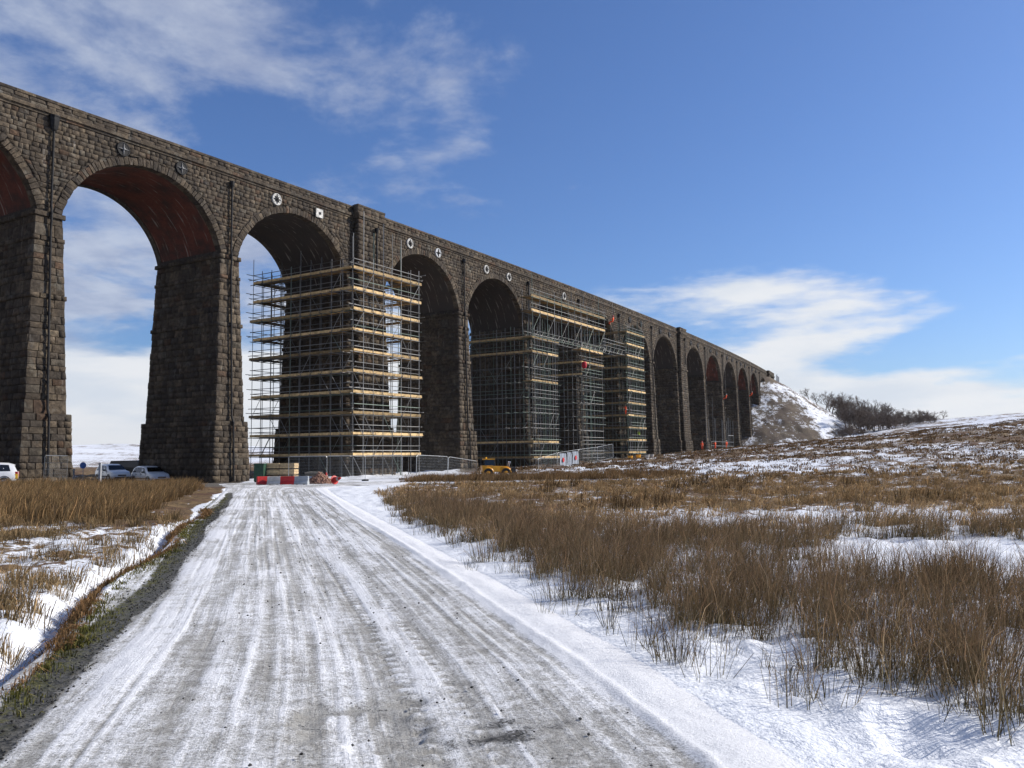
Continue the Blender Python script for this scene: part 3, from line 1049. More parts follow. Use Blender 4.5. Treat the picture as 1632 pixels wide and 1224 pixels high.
def build_pilaster(i, half=1.95, c=None):
    c = PIERS[i] if c is None else c
    x, y = vxy(c, 2)
    wb = ztop(c) - bz(x, y) + 0.6
    dim = lambda w: (half + max(w - W_SPR, 0) * 0.02 + (0.2 if w > 22.4 else 0), 0.65 + max(w - W_SPR, 0) * BATT_N + (0.22 if w > 22.4 else 0))
    rg = []
    for w in (W_STR, W_SPR, 22.39, 22.41, wb):
        h, nf = dim(w)
        rg.append((c - h + 0.05, c + h - 0.02, -0.4, nf - 0.05, w))
    PIER_OBJ[('pil', i, half)] = core_box('pilaster', rg)
    key = ('pier', ('pil', i, half))
    cuts = [W_STR, W_SPR, W_SPR + 0.36, 22.4, wb]
    for c0, c1 in zip(cuts[:-1], cuts[1:]):
        band = c0 == W_SPR
        ws = [c0, c1] if band else courses(c0, c1, 0.32, 0.52)
        ex = 0.15 if band else 0
        for w0, w1 in zip(ws[:-1], ws[1:]):
            h0, f0 = dim(w0 + 1e-4)
            h1, f1 = dim(w1 - 1e-4)
            front_row(c - h0 - ex, c + h0 + ex, c - h1 - ex, c + h1 + ex, w0, w1, f0 + ex, f1 + ex, 0.45, 1.1, 0.0, 0.09, 'stone', key, -0.06 - ex)
            side_row(c - h0 - ex, c - h1 - ex, w0, w1, f0 + ex, f1 + ex, 0.0, 0.0, 0.4, 0.8, 0.0, 0.05, 'stone', key, -0.06 - ex)


build_pilaster(2)
build_pilaster(8)
build_pilaster(14)
build_pilaster(14, 1.0, PIERS[14] + 8.0)
core_box('abutment', [(PIERS[14] - 2.86, PIERS[14] + 9, -DEPTH + 0.05, -0.05, 1.0), (PIERS[14] - 3.3, PIERS[14] + 9, -DEPTH - 0.3, 0.35, 25.5)], tint=(0.11, 0.095, 0.078))


def px_of(P):
    """photo pixel (1632 wide) of world points, for ranking stones by how large they show"""
    P = np.asarray(P, float) - np.array([0, 0, EYE])
    F = P[:, 1] * math.cos(PITCH) + P[:, 2] * math.sin(PITCH)
    U = -P[:, 1] * math.sin(PITCH) + P[:, 2] * math.cos(PITCH)
    x, y = 1360 * P[:, 0] / F, -1360 * U / F
    return np.stack([816 + math.cos(ROLL) * x - math.sin(ROLL) * y, 612 + math.sin(ROLL) * x + math.cos(ROLL) * y], 1)


def lay_stones():
    n = len(SQ)
    C = np.array([q[0] for q in SQ])                       # n,4,3 in s,n,z
    P = vpn(C.reshape(-1, 3)).reshape(n, 4, 3)
    N = np.array([q[1] for q in SQ])
    back = np.array([q[2] for q in SQ])
    lo = np.array([q[3] for q in SQ])
    hi = np.array([q[4] for q in SQ])
    cen = P.mean(1, keepdims=True)
    size = np.linalg.norm(P[:, 1] - P[:, 0], axis=1)
    hgt = np.linalg.norm(P[:, 3] - P[:, 0], axis=1)
    sc = np.minimum(0.010 / np.maximum(np.minimum(size, hgt), 0.05), 0.12)
    kinds = np.array([q[5] for q in SQ])
    dressed = (kinds == 'coping_stone') | (kinds == 'string_stone')
    sc = np.where(dressed, 0.002, sc)
    base = cen + (P - cen) * (1 - sc)[:, None, None]
    ins = np.minimum(0.035 / np.maximum(np.minimum(size, hgt), 0.1), 0.22)
    ins = np.where(dressed, 0.006, ins)
    front = cen + (P - cen) * (1 - sc - ins)[:, None, None]
    rough = (hi - lo)[:, None]
    pr = lo[:, None] + rough * rng.uniform(0.05, 0.65, (n, 4))
    front = front + N[:, None, :] * pr[:, :, None]
    front = front + rng.normal(0, 0.012, front.shape) * np.where(dressed[:, None], 0.15, np.minimum(rough / 0.08, 1))[:, :, None]
    mid = (cen[:, 0] + (P[:, 1] - P[:, 0]) * rng.uniform(-0.22, 0.22, (n, 1)) + (P[:, 3] - P[:, 0]) * rng.uniform(-0.2, 0.2, (n, 1))
           + N * (lo + (hi - lo) * rng.uniform(0.35, 1.0, n))[:, None])
    rear = base + N[:, None, :] * back[:, None, None]
    V = np.concatenate([rear, front, mid[:, None]], 1)      # n,9,3
    tint = TINTS[rng.choice(len(TINTS), n, p=TW / TW.sum())] * rng.uniform(0.75, 1.18, (n, 1)) * np.array([0.445, 0.43, 0.405])
    F3 = np.array([(4, 5, 8), (5, 6, 8), (6, 7, 8), (7, 4, 8)])
    F4 = np.array([(0, 1, 5, 4), (1, 2, 6, 5), (2, 3, 7, 6), (3, 0, 4, 7)])
    FT = np.concatenate([F3, F4[:, [0, 1, 2]], F4[:, [0, 2, 3]]])
    pix = px_of(P.reshape(-1, 3)).reshape(n, 4, 2)
    area = 0.5 * abs((pix[:, 2, 0] - pix[:, 0, 0]) * (pix[:, 3, 1] - pix[:, 1, 1]) - (pix[:, 3, 0] - pix[:, 1, 0]) * (pix[:, 2, 1] - pix[:, 0, 1]))
    pc = pix.mean(1)
    seen = (pc[:, 0] > 3) & (pc[:, 0] < 1629) & (pc[:, 1] > 3) & (pc[:, 1] < 766)
    score = np.where(seen, area, 0)
    kinds = np.array([q[5] for q in SQ])
    chosen = np.zeros(n, bool)
    for kd in ('stone', 'voussoir', 'coping_stone', 'string_stone'):
        ii = np.where((kinds == kd) & (score > 0))[0]
        ii = ii[np.argsort(-score[ii])][:295]
        chosen[ii] = True
    owner = {'pier': PIER_OBJ, 'spandrel': SPAN_OBJ, 'arch': ARCH_OBJ}
    faces = [tuple(int(a) for a in t) for t in F3] + [tuple(int(a) for a in t) for t in F4]
    for i in np.where(chosen)[0]:
        key = SQ[i][6]
        par = owner[key[0]][key[1]] if key[0] in owner else PAR_OBJ[key]
        vpart(kinds[i], V[i], faces, M_STONE, par, attrs={'tint': np.tile(tint[i], (9, 1))})
    rest = np.where(~chosen)[0]
    VV = V[rest].reshape(-1, 3)
    FF = (FT[None] + (np.arange(len(rest)) * 9)[:, None, None]).reshape(-1, 3)
    o = vpart('stonework', VV, FF, M_STONE, attrs={'tint': np.repeat(tint[rest], 9, 0)})
    o['kind'] = 'stuff'
    print('stones', n, 'single', int(chosen.sum()))


lay_stones()

M_PIPE = simple_mat('black iron', (0.014, 0.014, 0.015), 0.7, 0.0, spec=0.2)
M_WHITE = simple_mat('white paint', (0.46, 0.45, 0.42), 0.7, var=0.5)
M_GREYP = simple_mat('grey paint', (0.36, 0.37, 0.38), 0.5)


def downpipe(i, top=2.15, big=False, ds=0.0):
    c = PIERS[i] + ds
    x, y = vxy(c, 1.5)
    wb = ztop(c) - bz(x, y) - 0.1
    m = MB()
    pts = []
    extra = 0.68 if i in KING else 0.0
    w = top
    while w < wb:
        pts.append(vp(c, pier_dims(i, w)[1] + extra + (0.30 if abs(w - W_SPR - 0.2) < 0.6 else 0.22), ztop(c) - w) - VOFF_V)
        w += 0.6
    if i in KING:
        pts = pts[:9]
    m.tube(pts, 0.085, 8)
    for q in pts[2::4]:
        d = Vector((math.cos(vhead(c)), -math.sin(vhead(c)), 0))
        m.tube([q - d * 0.01 - Vector((0, 0, 0.06)), q - d * 0.01 + Vector((0, 0, 0.06))], 0.115, 8)
    p = m.build('downpipe', M_PIPE, viaduct, smooth=False)
    h = MB()
    a, e = (0.34, 0.95) if big else (0.22, 0.38)
    hd = vhead(c)
    rot = Matrix.Translation(pts[0]) @ Matrix.Rotation(-hd, 4, 'Z')
    n_ = 8
    prof = [(0.09, -0.1), (a * 0.6, 0.02), (a * 0.85, e * 0.3), (a, e * 0.75), (a, e), (a * 1.12, e), (a * 1.12, e + 0.09)]
    vs = [rot @ Vector((math.cos(2 * math.pi * k / n_ + 0.39) * r_ * 0.9, math.sin(2 * math.pi * k / n_ + 0.39) * r_, z_)) for r_, z_ in prof for k in range(n_)]
    fs = [(j * n_ + k, j * n_ + (k + 1) % n_, (j + 1) * n_ + (k + 1) % n_, (j + 1) * n_ + k) for j in range(len(prof) - 1) for k in range(n_)]
    fs.append(tuple((len(prof) - 1) * n_ + k for k in range(n_)))
    h.add(vs, fs)
    h.build('hopper_head', M_PIPE, p)


VOFF_V = Vector(viaduct.location)
downpipe(0, 2.2, True)
for _i in (1, 3, 4, 5, 6, 7, 9, 10, 11, 12, 13):
    downpipe(_i)
downpipe(2, 2.3, False, 0.6)
downpipe(8, 2.3, False, 0.3)


M_BARGREY = simple_mat('worn grey iron', (0.16, 0.16, 0.16), 0.7, var=0.4)


def pattress(s, style, w=1.92):
    hd = vhead(s)
    rot = Matrix.Translation(vp(s, 0.13, ztop(s) - w) - VOFF_V) @ Matrix.Rotation(-hd, 4, 'Z')      # local x points out of the wall
    tag_l = {'black': 'black tie plate with a cross', 'white': 'white tie plate with a black star', 'square': 'white square tie plate',
             'grey': 'pale grey tie plate with a black cross'}[style]
    disc = {'black': M_PIPE, 'white': M_WHITE, 'square': M_WHITE, 'grey': M_GREYP}[style]
    m = MB()
    if style == 'square':
        m.box((-0.12, -0.5, -0.42), (0.05, 0.42, 0.42), rot)
    else:
        n_ = 24
        vs, fs = [], []
        for x_, r_ in ((-0.12, 0.55), (0.03, 0.55), (0.05, 0.52), (0.05, 0.47), (0.02, 0.45), (0.02, 0.0)):
            for k in range(n_):
                t = 2 * math.pi * k / n_
                vs.append(rot @ Vector((x_, math.cos(t) * r_, math.sin(t) * r_)))
        for j in range(5):
            for k in range(n_):
                fs.append((j * n_ + k, j * n_ + (k + 1) % n_, (j + 1) * n_ + (k + 1) % n_, (j + 1) * n_ + k))
        m.add(vs, fs)
    p = m.build('tie_plate', disc, viaduct)
    p['label'] = tag_l
    b = MB()
    if style == 'square':
        b.box((0.051, -0.10, -0.10), (0.12, 0.10, 0.10), rot)
        b.box((0.04, -0.62, -0.46), (0.07, -0.51, 0.46), rot)
    else:
        arms = 2 if style in ('black', 'grey') else 4
        for k in range(arms):
            r2 = rot @ Matrix.Rotation(math.pi * k / arms, 4, 'X')
            L = 0.44 if k % 2 == 0 or arms == 2 else 0.36
            t_ = 0.06 if style != 'black' else 0.035
            # tapered arm
            vs = [r2 @ Vector(q) for q in ((0.02, -L, -t_ * .4), (0.02, 0, -t_ * 1.9), (0.02, L, -t_ * .4), (0.02, L, t_ * .4), (0.02, 0, t_ * 1.9), (0.02, -L, t_ * .4),
                                           (0.07, -L, -t_ * .2), (0.13, 0, -t_ * 1.2), (0.07, L, -t_ * .2), (0.07, L, t_ * .2), (0.13, 0, t_ * 1.2), (0.07, -L, t_ * .2))]
            b.add(vs, [(6, 7, 10, 11), (7, 8, 9, 10)] + [(q, (q + 1) % 6, 6 + (q + 1) % 6, 6 + q) for q in range(6)])
        b.box((0.10, -0.07, -0.07), (0.19, 0.07, 0.07), rot)
    b.build('cross_bar', M_PIPE if style != 'black' else M_BARGREY, p)


for _s, _st in ((5.4, 'black'), (10.55, 'black'), (20.65, 'white'), (26.05, 'square'), (39.95, 'white'), (45.15, 'grey'), (55.4, 'white'), (60.85, 'white'),
                (76.65, 'white')):
    pattress(_s, _st)
for _i in range(6, 13):
    pattress(ARCHC[_i] - 2.65, 'black')
    pattress(ARCHC[_i] + 2.65, 'black')


# ------------------------------------------------------------------ scaffolds
M_STEEL = simple_mat('galvanised tube', (0.19, 0.19, 0.185), 0.5, 0.4, rnd=0.6, scale=2.0)
M_STEEL_G = simple_mat('green painted tube', (0.13, 0.17, 0.14), 0.5, 0.25, rnd=0.3, scale=2.0)
M_BOARD = simple_mat('scaffold board', (0.54, 0.38, 0.19), 0.8, rnd=0.6, scale=3.0, var=0.35, spec=0.15)
M_NETTING = simple_mat('blue sheeting', (0.42, 0.55, 0.72), 0.7)


def _unit_tube():
    v, f = [], []
    n = 6
    for z in (0, 1):
        for k in range(n):
            v.append((math.cos(2 * math.pi * k / n), math.sin(2 * math.pi * k / n), z))
    for k in range(n):
        f.append((k, (k + 1) % n, n + (k + 1) % n, n + k))
    f += [tuple(range(n - 1, -1, -1)), tuple(range(n, 2 * n))]
    return v, f


_TUBES = {}


def tube_mesh(mat):
    if mat.name not in _TUBES:
        v, f = _unit_tube()
        _TUBES[mat.name] = mesh_obj('tube', v, f, mat, link=False, smooth=False)
    return _TUBES[mat.name]


_UP = Vector((0, 0, 1))


def bar(name, a, b, r, mat, parent, origin):
    """a straight tube from a to b (world points) as one object under parent, which stands unrotated at origin"""
    d = b - a
    q = d.to_track_quat('Z', 'Y').to_matrix().to_4x4()
    mw = Matrix.Translation(a - origin) @ q @ Matrix.Diagonal((r, r, d.length, 1))
    o = bpy.data.objects.new(name, tube_mesh(mat))
    COL.objects.link(o)
    o.parent = parent
    o.matrix_local = mw
    return o


_BOX = None


def slab(name, s0, s1, n0, n1, z0, z1, mat, parent, origin):
    """box aligned with the viaduct as one object"""
    m = MB()
    v = []
    for z in (z0, z1):
        for s, n in ((s0, n0), (s1, n0), (s1, n1), (s0, n1)):
            v.append(vp(s, n, z) - origin)
    m.add(v, [(3, 2, 1, 0), (4, 5, 6, 7), (0, 1, 5, 4), (1, 2, 6, 5), (2, 3, 7, 6), (3, 0, 4, 7)])
    return m.build(name, mat, parent)


T_R = 0.036


def ring_scaffold(label, s0, s1, n0, n1, lifts, boarded, tall=0.35, seed=1, green=0.15, inner=1.25, partial=None, front_dense=False):
    rd = random.Random(seed)
    c = (s0 + s1) / 2
    x, y = vxy(c, n1)
    root = empty('scaffold_tower', (float(x), float(y), bz(x, y)))
    org = Vector(root.location)
    tag(root, label, 'scaffold', 'scaffolds round the viaduct piers')
    mt = lambda: M_STEEL_G if rd.random() < green else M_STEEL
    B = lambda name, a, b, r=T_R: bar(name, vp(*a), vp(*b), r, mt(), root, org)
    top = lifts[-1]

    def stations(a, b):
        k = max(2, round((b - a) / 1.4))
        return [a + (b - a) * i / k for i in range(k + 1)]
    ss, nn = stations(s0, s1), stations(n0, n1)
    si, ni = (s0 + inner, s1 - inner), (n0 + inner, n1 - inner)
    outer = [(s, n1, 'f') for s in ss] + [(s, n0, 'b') for s in ss] + [(s0, n, 'l') for n in nn[1:-1]] + [(s1, n, 'r') for n in nn[1:-1]]
    innr = [(s, ni[1], 'f') for s in ss[1:-1]] + [(s, ni[0], 'b') for s in ss[1:-1]] + [(si[0], n, 'l') for n in nn[1:-1]] + [(si[1], n, 'r') for n in nn[1:-1]]
    if front_dense:
        outer += [((a + b) / 2, n1, 'f') for a, b in zip(ss[:-1], ss[1:])]
    for s, n, side in outer + innr:
        xg, yg = vxy(s, n)
        g0 = bz(xg, yg) - 0.1
        h = top + 1.15 + rd.uniform(0, 0.5)
        if side == 'f' and rd.random() < 0.55:
            h = top + rd.uniform(1.5, 6.0) * (1 if tall > 0.3 else 0.5)
        elif rd.random() < tall:
            h = top + rd.uniform(1.2, 3.0)
        B('standard', (s + rd.uniform(-.04, .04), n + rd.uniform(-.04, .04), g0), (s + rd.uniform(-.06, .06), n + rd.uniform(-.06, .06), h))
    e = lambda: rd.uniform(0.15, 0.9) if rd.random() < 0.6 else 0.15
    for li, z in enumerate(lifts):
        bd = boarded(li)
        for (za, nm) in ((0.0, 'ledger'), (0.55, 'guard_rail'), (1.02, 'guard_rail')):
            zz = z + za
            if nm == 'guard_rail' and not bd and rd.random() < 0.35:
                continue
            B(nm, (s0 - e(), n1 + 0.05, zz), (s1 + e(), n1 + 0.05, zz + rd.uniform(-.03, .03)))
            B(nm, (s0 - 0.05, n0 - e(), zz), (s0 - 0.05, n1 + e(), zz + rd.uniform(-.03, .03)))
            B(nm, (s1 + 0.05, n0 - e(), zz), (s1 + 0.05, n1 + e(), zz))
            B(nm, (s0 - e(), n0 - 0.05, zz), (s1 + e(), n0 - 0.05, zz))
            if nm == 'ledger':
                B(nm, (s0, ni[1], zz), (s1, ni[1], zz))
                B(nm, (si[0], n0, zz), (si[0], n1, zz))
                B(nm, (si[1], n0, zz), (si[1], n1, zz))
                B(nm, (s0, ni[0], zz), (s1, ni[0], zz))
        for s in ss[1:-1]:
            B('transom', (s, ni[1] - 0.3, z + 0.06), (s, n1 + rd.uniform(.1, .35), z + 0.06))
            B('transom', (s, n0 - .2, z + 0.06), (s, ni[0] + 0.3, z + 0.06))
        for n in nn[1:-1]:
            B('transom', (s0 - rd.uniform(.1, .35), n, z + 0.06), (si[0] + 0.3, n, z + 0.06))
        z_b = z + 0.10
        if bd:
            # platforms of boards on the four sides, toe boards on edge
            for side in bd:
                j = rd.uniform(0.0, 0.8)
                if side == 'f':
                    slab('platform', s0 - rd.uniform(0, .5), s1 + j, ni[1], n1 - 0.03, z_b, z_b + 0.05, M_BOARD, root, org)
                    cut = rd.uniform(0.25, 0.6) if rd.random() < 0.5 else 0.0
                    sm = s0 + cut * (s1 - s0)
                    slab('toe_board', sm, s1 + j * 0.8, n1 - 0.03, n1 + 0.02, z_b - 0.02, z_b + 0.24, M_BOARD, root, org)
                    if cut:
                        slab('toe_board', s0 - 0.1, sm - 0.1, n1 - 0.04, n1 + 0.01, z_b + 0.02, z_b + 0.22, M_BOARD, root, org)
                elif side == 'l':
                    na = n0 - rd.uniform(0, .6)
                    slab('platform', s0 + 0.03, si[0], na, n1 - rd.choice((0, 0, 0, 3.0)), z_b, z_b + 0.05, M_BOARD, root, org)
                    slab('toe_board', s0 - 0.02, s0 + 0.03, na + 0.1, n1 + 0.1, z_b - 0.02, z_b + 0.23, M_BOARD, root, org)
                elif side == 'r':
                    slab('platform', si[1], s1 - 0.03, ni[0], ni[1], z_b, z_b + 0.05, M_BOARD, root, org)
                elif side == 'b':
                    slab('platform', s0, s1, n0 + 0.03, ni[0], z_b, z_b + 0.05, M_BOARD, root, org)
        # bracing
        lo = lifts[li - 1] if li else z - 2.0
        for a, b in zip(nn[:-1], nn[1:]):
            if rd.random() < 0.2:
                p_, q_ = (a, b) if (li % 2) else (b, a)
                B('brace', (s0 - 0.07, p_, lo), (s0 - 0.07, q_, z), 0.026)
            if rd.random() < 0.12:
                B('brace', (si[0], a, lo), (si[0], b, z), 0.026)
        for a, b in zip(ss[:-1], ss[1:]):
            if rd.random() < 0.30:
                p_, q_ = (a, b) if (li % 2) else (b, a)
                B('brace', (p_, n1 + 0.08, lo), (q_, n1 + 0.08, z), 0.026)
        # ladder on the front, alternating direction
        if li:
            m = MB()
            la, lb = (s0 + 1.9, s0 + 3.0) if li % 2 else (s0 + 3.0, s0 + 1.9)
            pa, pb = vp(la, n1 - 0.55, lo) - org, vp(lb, n1 - 0.55, z + 0.9) - org
            off = Vector((math.cos(vhead(c)), -math.sin(vhead(c)), 0)) * 0.18
            m.tube([pa - off, pb - off], 0.03, 4)
            m.tube([pa + off, pb + off], 0.03, 4)
            for k in range(9):
                t = (k + .5) / 9
                m.tube([pa.lerp(pb, t) - off, pa.lerp(pb, t) + off], 0.018, 4)
            m.build('ladder', M_STEEL, root)
    return root


LIFTS_A = [1.75 + 2.0 * k for k in range(10)]
scA = ring_scaffold('scaffold with tan boards on every lift wrapped round the thick pier, nearest of the scaffolds', 27.7, 37.8, -11.0, 3.0,
                    LIFTS_A, lambda k: 'flrb', seed=3, green=0.12)
LIFTS_B = [z + 0.35 for z in (0.9, 2.9, 4.9, 6.9, 8.9, 10.9, 12.9, 14.7, 16.6, 18.5, 20.45, 22.3)]
scB = ring_scaffold('tall scaffold with few boards around the pier behind the orange loader', 62.0, 69.0, -10.6, 2.8,
                    LIFTS_B[:9], lambda k: {0: 'fl', 1: 'fl', 5: 'f', 7: 'fl', 8: 'fl'}.get(k, ''), seed=5, green=0.4, front_dense=True)
scC = ring_scaffold('narrow scaffold around the pier with the banner fence at its foot', 77.2, 84.6, -10.5, 2.4,
                    LIFTS_B[:9], lambda k: {6: 'l', 7: 'fl', 8: 'f'}.get(k, ''), seed=8, green=0.35)
scD = ring_scaffold('green tinged scaffold with orange clad worker, farthest of the tall scaffolds', 93.3, 100.8, -10.5, 2.9,
                    [z + 0.6 for z in LIFTS_B[:11]], lambda k: 'fl', seed=11, green=0.55, tall=0.1, front_dense=True)


def bridge_scaffold(label, sa, sb, zb, decks, n1=2.9, seed=1):
    """lattice beams carrying a working platform between two towers"""
    rd = random.Random(seed)
    x, y = vxy((sa + sb) / 2, n1)
    root = empty('scaffold_bridge', (float(x), float(y), zb))
    org = Vector(root.location)
    tag(root, label, 'scaffold', 'scaffold bridges between the towers')
    mt = lambda: M_STEEL_G if rd.random() < 0.3 else M_STEEL
    B = lambda name, a, b, r=T_R: bar(name, vp(*a), vp(*b), r, mt(), root, org)
    for n in (n1, n1 - 1.5):
        B('lattice_chord', (sa, n, zb), (sb, n, zb))
        B('lattice_chord', (sa, n, zb + 0.75), (sb, n, zb + 0.75))
        k = int((sb - sa) / 0.75)
        for i in range(k):
            a, b = sa + i * (sb - sa) / k, sa + (i + 1) * (sb - sa) / k
            B('lattice_web', (a, n, zb + (0 if i % 2 else .75)), (b, n, zb + (.75 if i % 2 else 0)), 0.019)
    zt_ = decks[-1] if decks else zb + 1.0
    k = max(2, int((sb - sa) / 1.9))
    for i in range(k + 1):
        s = sa + i * (sb - sa) / k
        for n in (n1, n1 - 1.5):
            B('standard', (s, n, zb - 0.1), (s, n, zt_ + (1.2 if not decks else rd.choice((1.2, 1.3, 1.6, 3.2)))))
    for d in decks or [zb + 0.75]:
        for dz in (0.0, 0.55, 1.05):
            B('guard_rail', (sa - rd.uniform(.1, .8), n1 + 0.05, d + dz), (sb + rd.uniform(.1, .8), n1 + 0.05, d + dz))
        B('ledger', (sa, n1 - 1.5, d), (sb, n1 - 1.5, d))
        for i in range(k + 1):
            s = sa + i * (sb - sa) / k
            B('transom', (s, n1 - 1.8, d + .05), (s, n1 + .2, d + .05))
        if decks:
            slab('platform', sa - .3, sb + .3, n1 - 1.5, n1 - 0.03, d + .09, d + .14, M_BOARD, root, org)
            slab('toe_board', sa - .2, sb + .2, n1 - 0.03, n1 + 0.02, d + .07, d + .36, M_BOARD, root, org)
    for i in range(k):
        if decks and i % 2 == 0:
            a, b = sa + i * (sb - sa) / k, sa + (i + 1) * (sb - sa) / k
            B('brace', (a, n1 + .07, zb + .75), (b, n1 + .07, decks[0]), 0.026)
    return root


bridge_scaffold('scaffold bridge with two long sunlit board platforms high between the second and third towers', 62.0, 84.6, 17.25, [20.45, 22.35], 2.9, 21)
bridge_scaffold('open lattice scaffold bridge without boards between the third and farthest towers', 84.6, 93.3, 17.7, [], 2.6, 22)

# a low frame of standards at the foot of the far piers
def small_frame():
    s0, s1, n = 146.5, 160.0, 3.0
    x, y = vxy(153, n)
    root = empty('low_scaffold', (float(x), float(y), bz(x, y)))
    org = Vector(root.location)
    tag(root, 'low unfinished scaffold frame of bare uprights at the foot of the far piers', 'scaffold')
    rd = random.Random(4)
    z0 = bz(x, y)
    for s in (141.5, 143.0, 149.0, 154.4, 155.2, 156.6, 159.0):
        for k, nn_ in enumerate((n, n - 1.4)):
            bar('standard', vp(s, nn_, z0 - .3), vp(s, nn_, z0 + rd.uniform(6.6, 7.4) + (4.5 if s < 142 else 0)), 0.04, M_STEEL, root, org)
    for z in (1.9, 1.0):
        bar('ledger', vp(139.5, n, z0 + z), vp(159.2, n, z0 + z), 0.035, M_STEEL, root, org)
    bar('ledger', vp(154.2, n, z0 + 3.4), vp(159.2, n, z0 + 3.4), 0.06, M_STEEL, root, org)


small_frame()


# ------------------------------------------------------------------ site objects
def gpos(px, Y, dz=0.0):
    """ground point seen at photo column px at depth Y"""
    X = (px - 816) / 1360.0 * Y * 0.997
    return Vector((X, Y, gz(X, Y) + dz))


M_CARW = simple_mat('white car paint', (0.72, 0.73, 0.74), 0.22, spec=0.5, var=0.06, **{'Coat Weight': 0.5, 'Coat Roughness': 0.08})
M_GLASS = simple_mat('dark car glass', (0.012, 0.014, 0.017), 0.06, spec=0.6, var=0.1)
M_TYRE = simple_mat('tyre rubber', (0.02, 0.02, 0.02), 0.85)
M_RIM = simple_mat('wheel cover', (0.34, 0.35, 0.36), 0.35, 0.6)
M_TRIM = simple_mat('black plastic trim', (0.025, 0.025, 0.027), 0.6)
M_LAMP = simple_mat('headlamp glass', (0.45, 0.47, 0.5), 0.12, spec=0.7)
M_TAIL = simple_mat('red tail lamp', (0.42, 0.02, 0.015), 0.2)
M_YEL = simple_mat('yellow reflective strip', (0.85, 0.50, 0.03), 0.4)
M_RED = simple_mat('red plastic', (0.50, 0.025, 0.022), 0.5, scale=2)
M_WHP = simple_mat('dirty white plastic', (0.56, 0.52, 0.46), 0.6, scale=2, var=0.3)
M_GRP = simple_mat('grey plastic', (0.34, 0.36, 0.37), 0.6, scale=2)
M_ORANGE = simple_mat('orange machine paint', (0.88, 0.38, 0.025), 0.4, scale=2)
M_HIVIS = simple_mat('orange work wear', (0.85, 0.10, 0.025), 0.75, scale=12)
M_LIME = simple_mat('lime work wear', (0.55, 0.75, 0.06), 0.75)
M_SKIN = simple_mat('skin', (0.50, 0.30, 0.22), 0.6)
M_DARKC = simple_mat('dark trousers', (0.03, 0.032, 0.04), 0.85)
M_FENCE = simple_mat('fence wire', (0.42, 0.43, 0.43), 0.4, 0.6)
M_GREENBOX = simple_mat('dark green steel', (0.02, 0.06, 0.035), 0.5)
M_TIMBER = simple_mat('sawn timber', (0.56, 0.41, 0.23), 0.8, rnd=0.3, var=0.3)
M_RUBBLE = simple_mat('broken red stone', (0.26, 0.15, 0.105), 0.9, rnd=0.5, scale=5)
M_BLUE = simple_mat('blue sign paint', (0.05, 0.16, 0.5), 0.4)
M_BANNER = simple_mat('banner cloth', (0.25, 0.28, 0.33), 0.7)
M_DARKV = simple_mat('dark van paint', (0.02, 0.021, 0.024), 0.3)


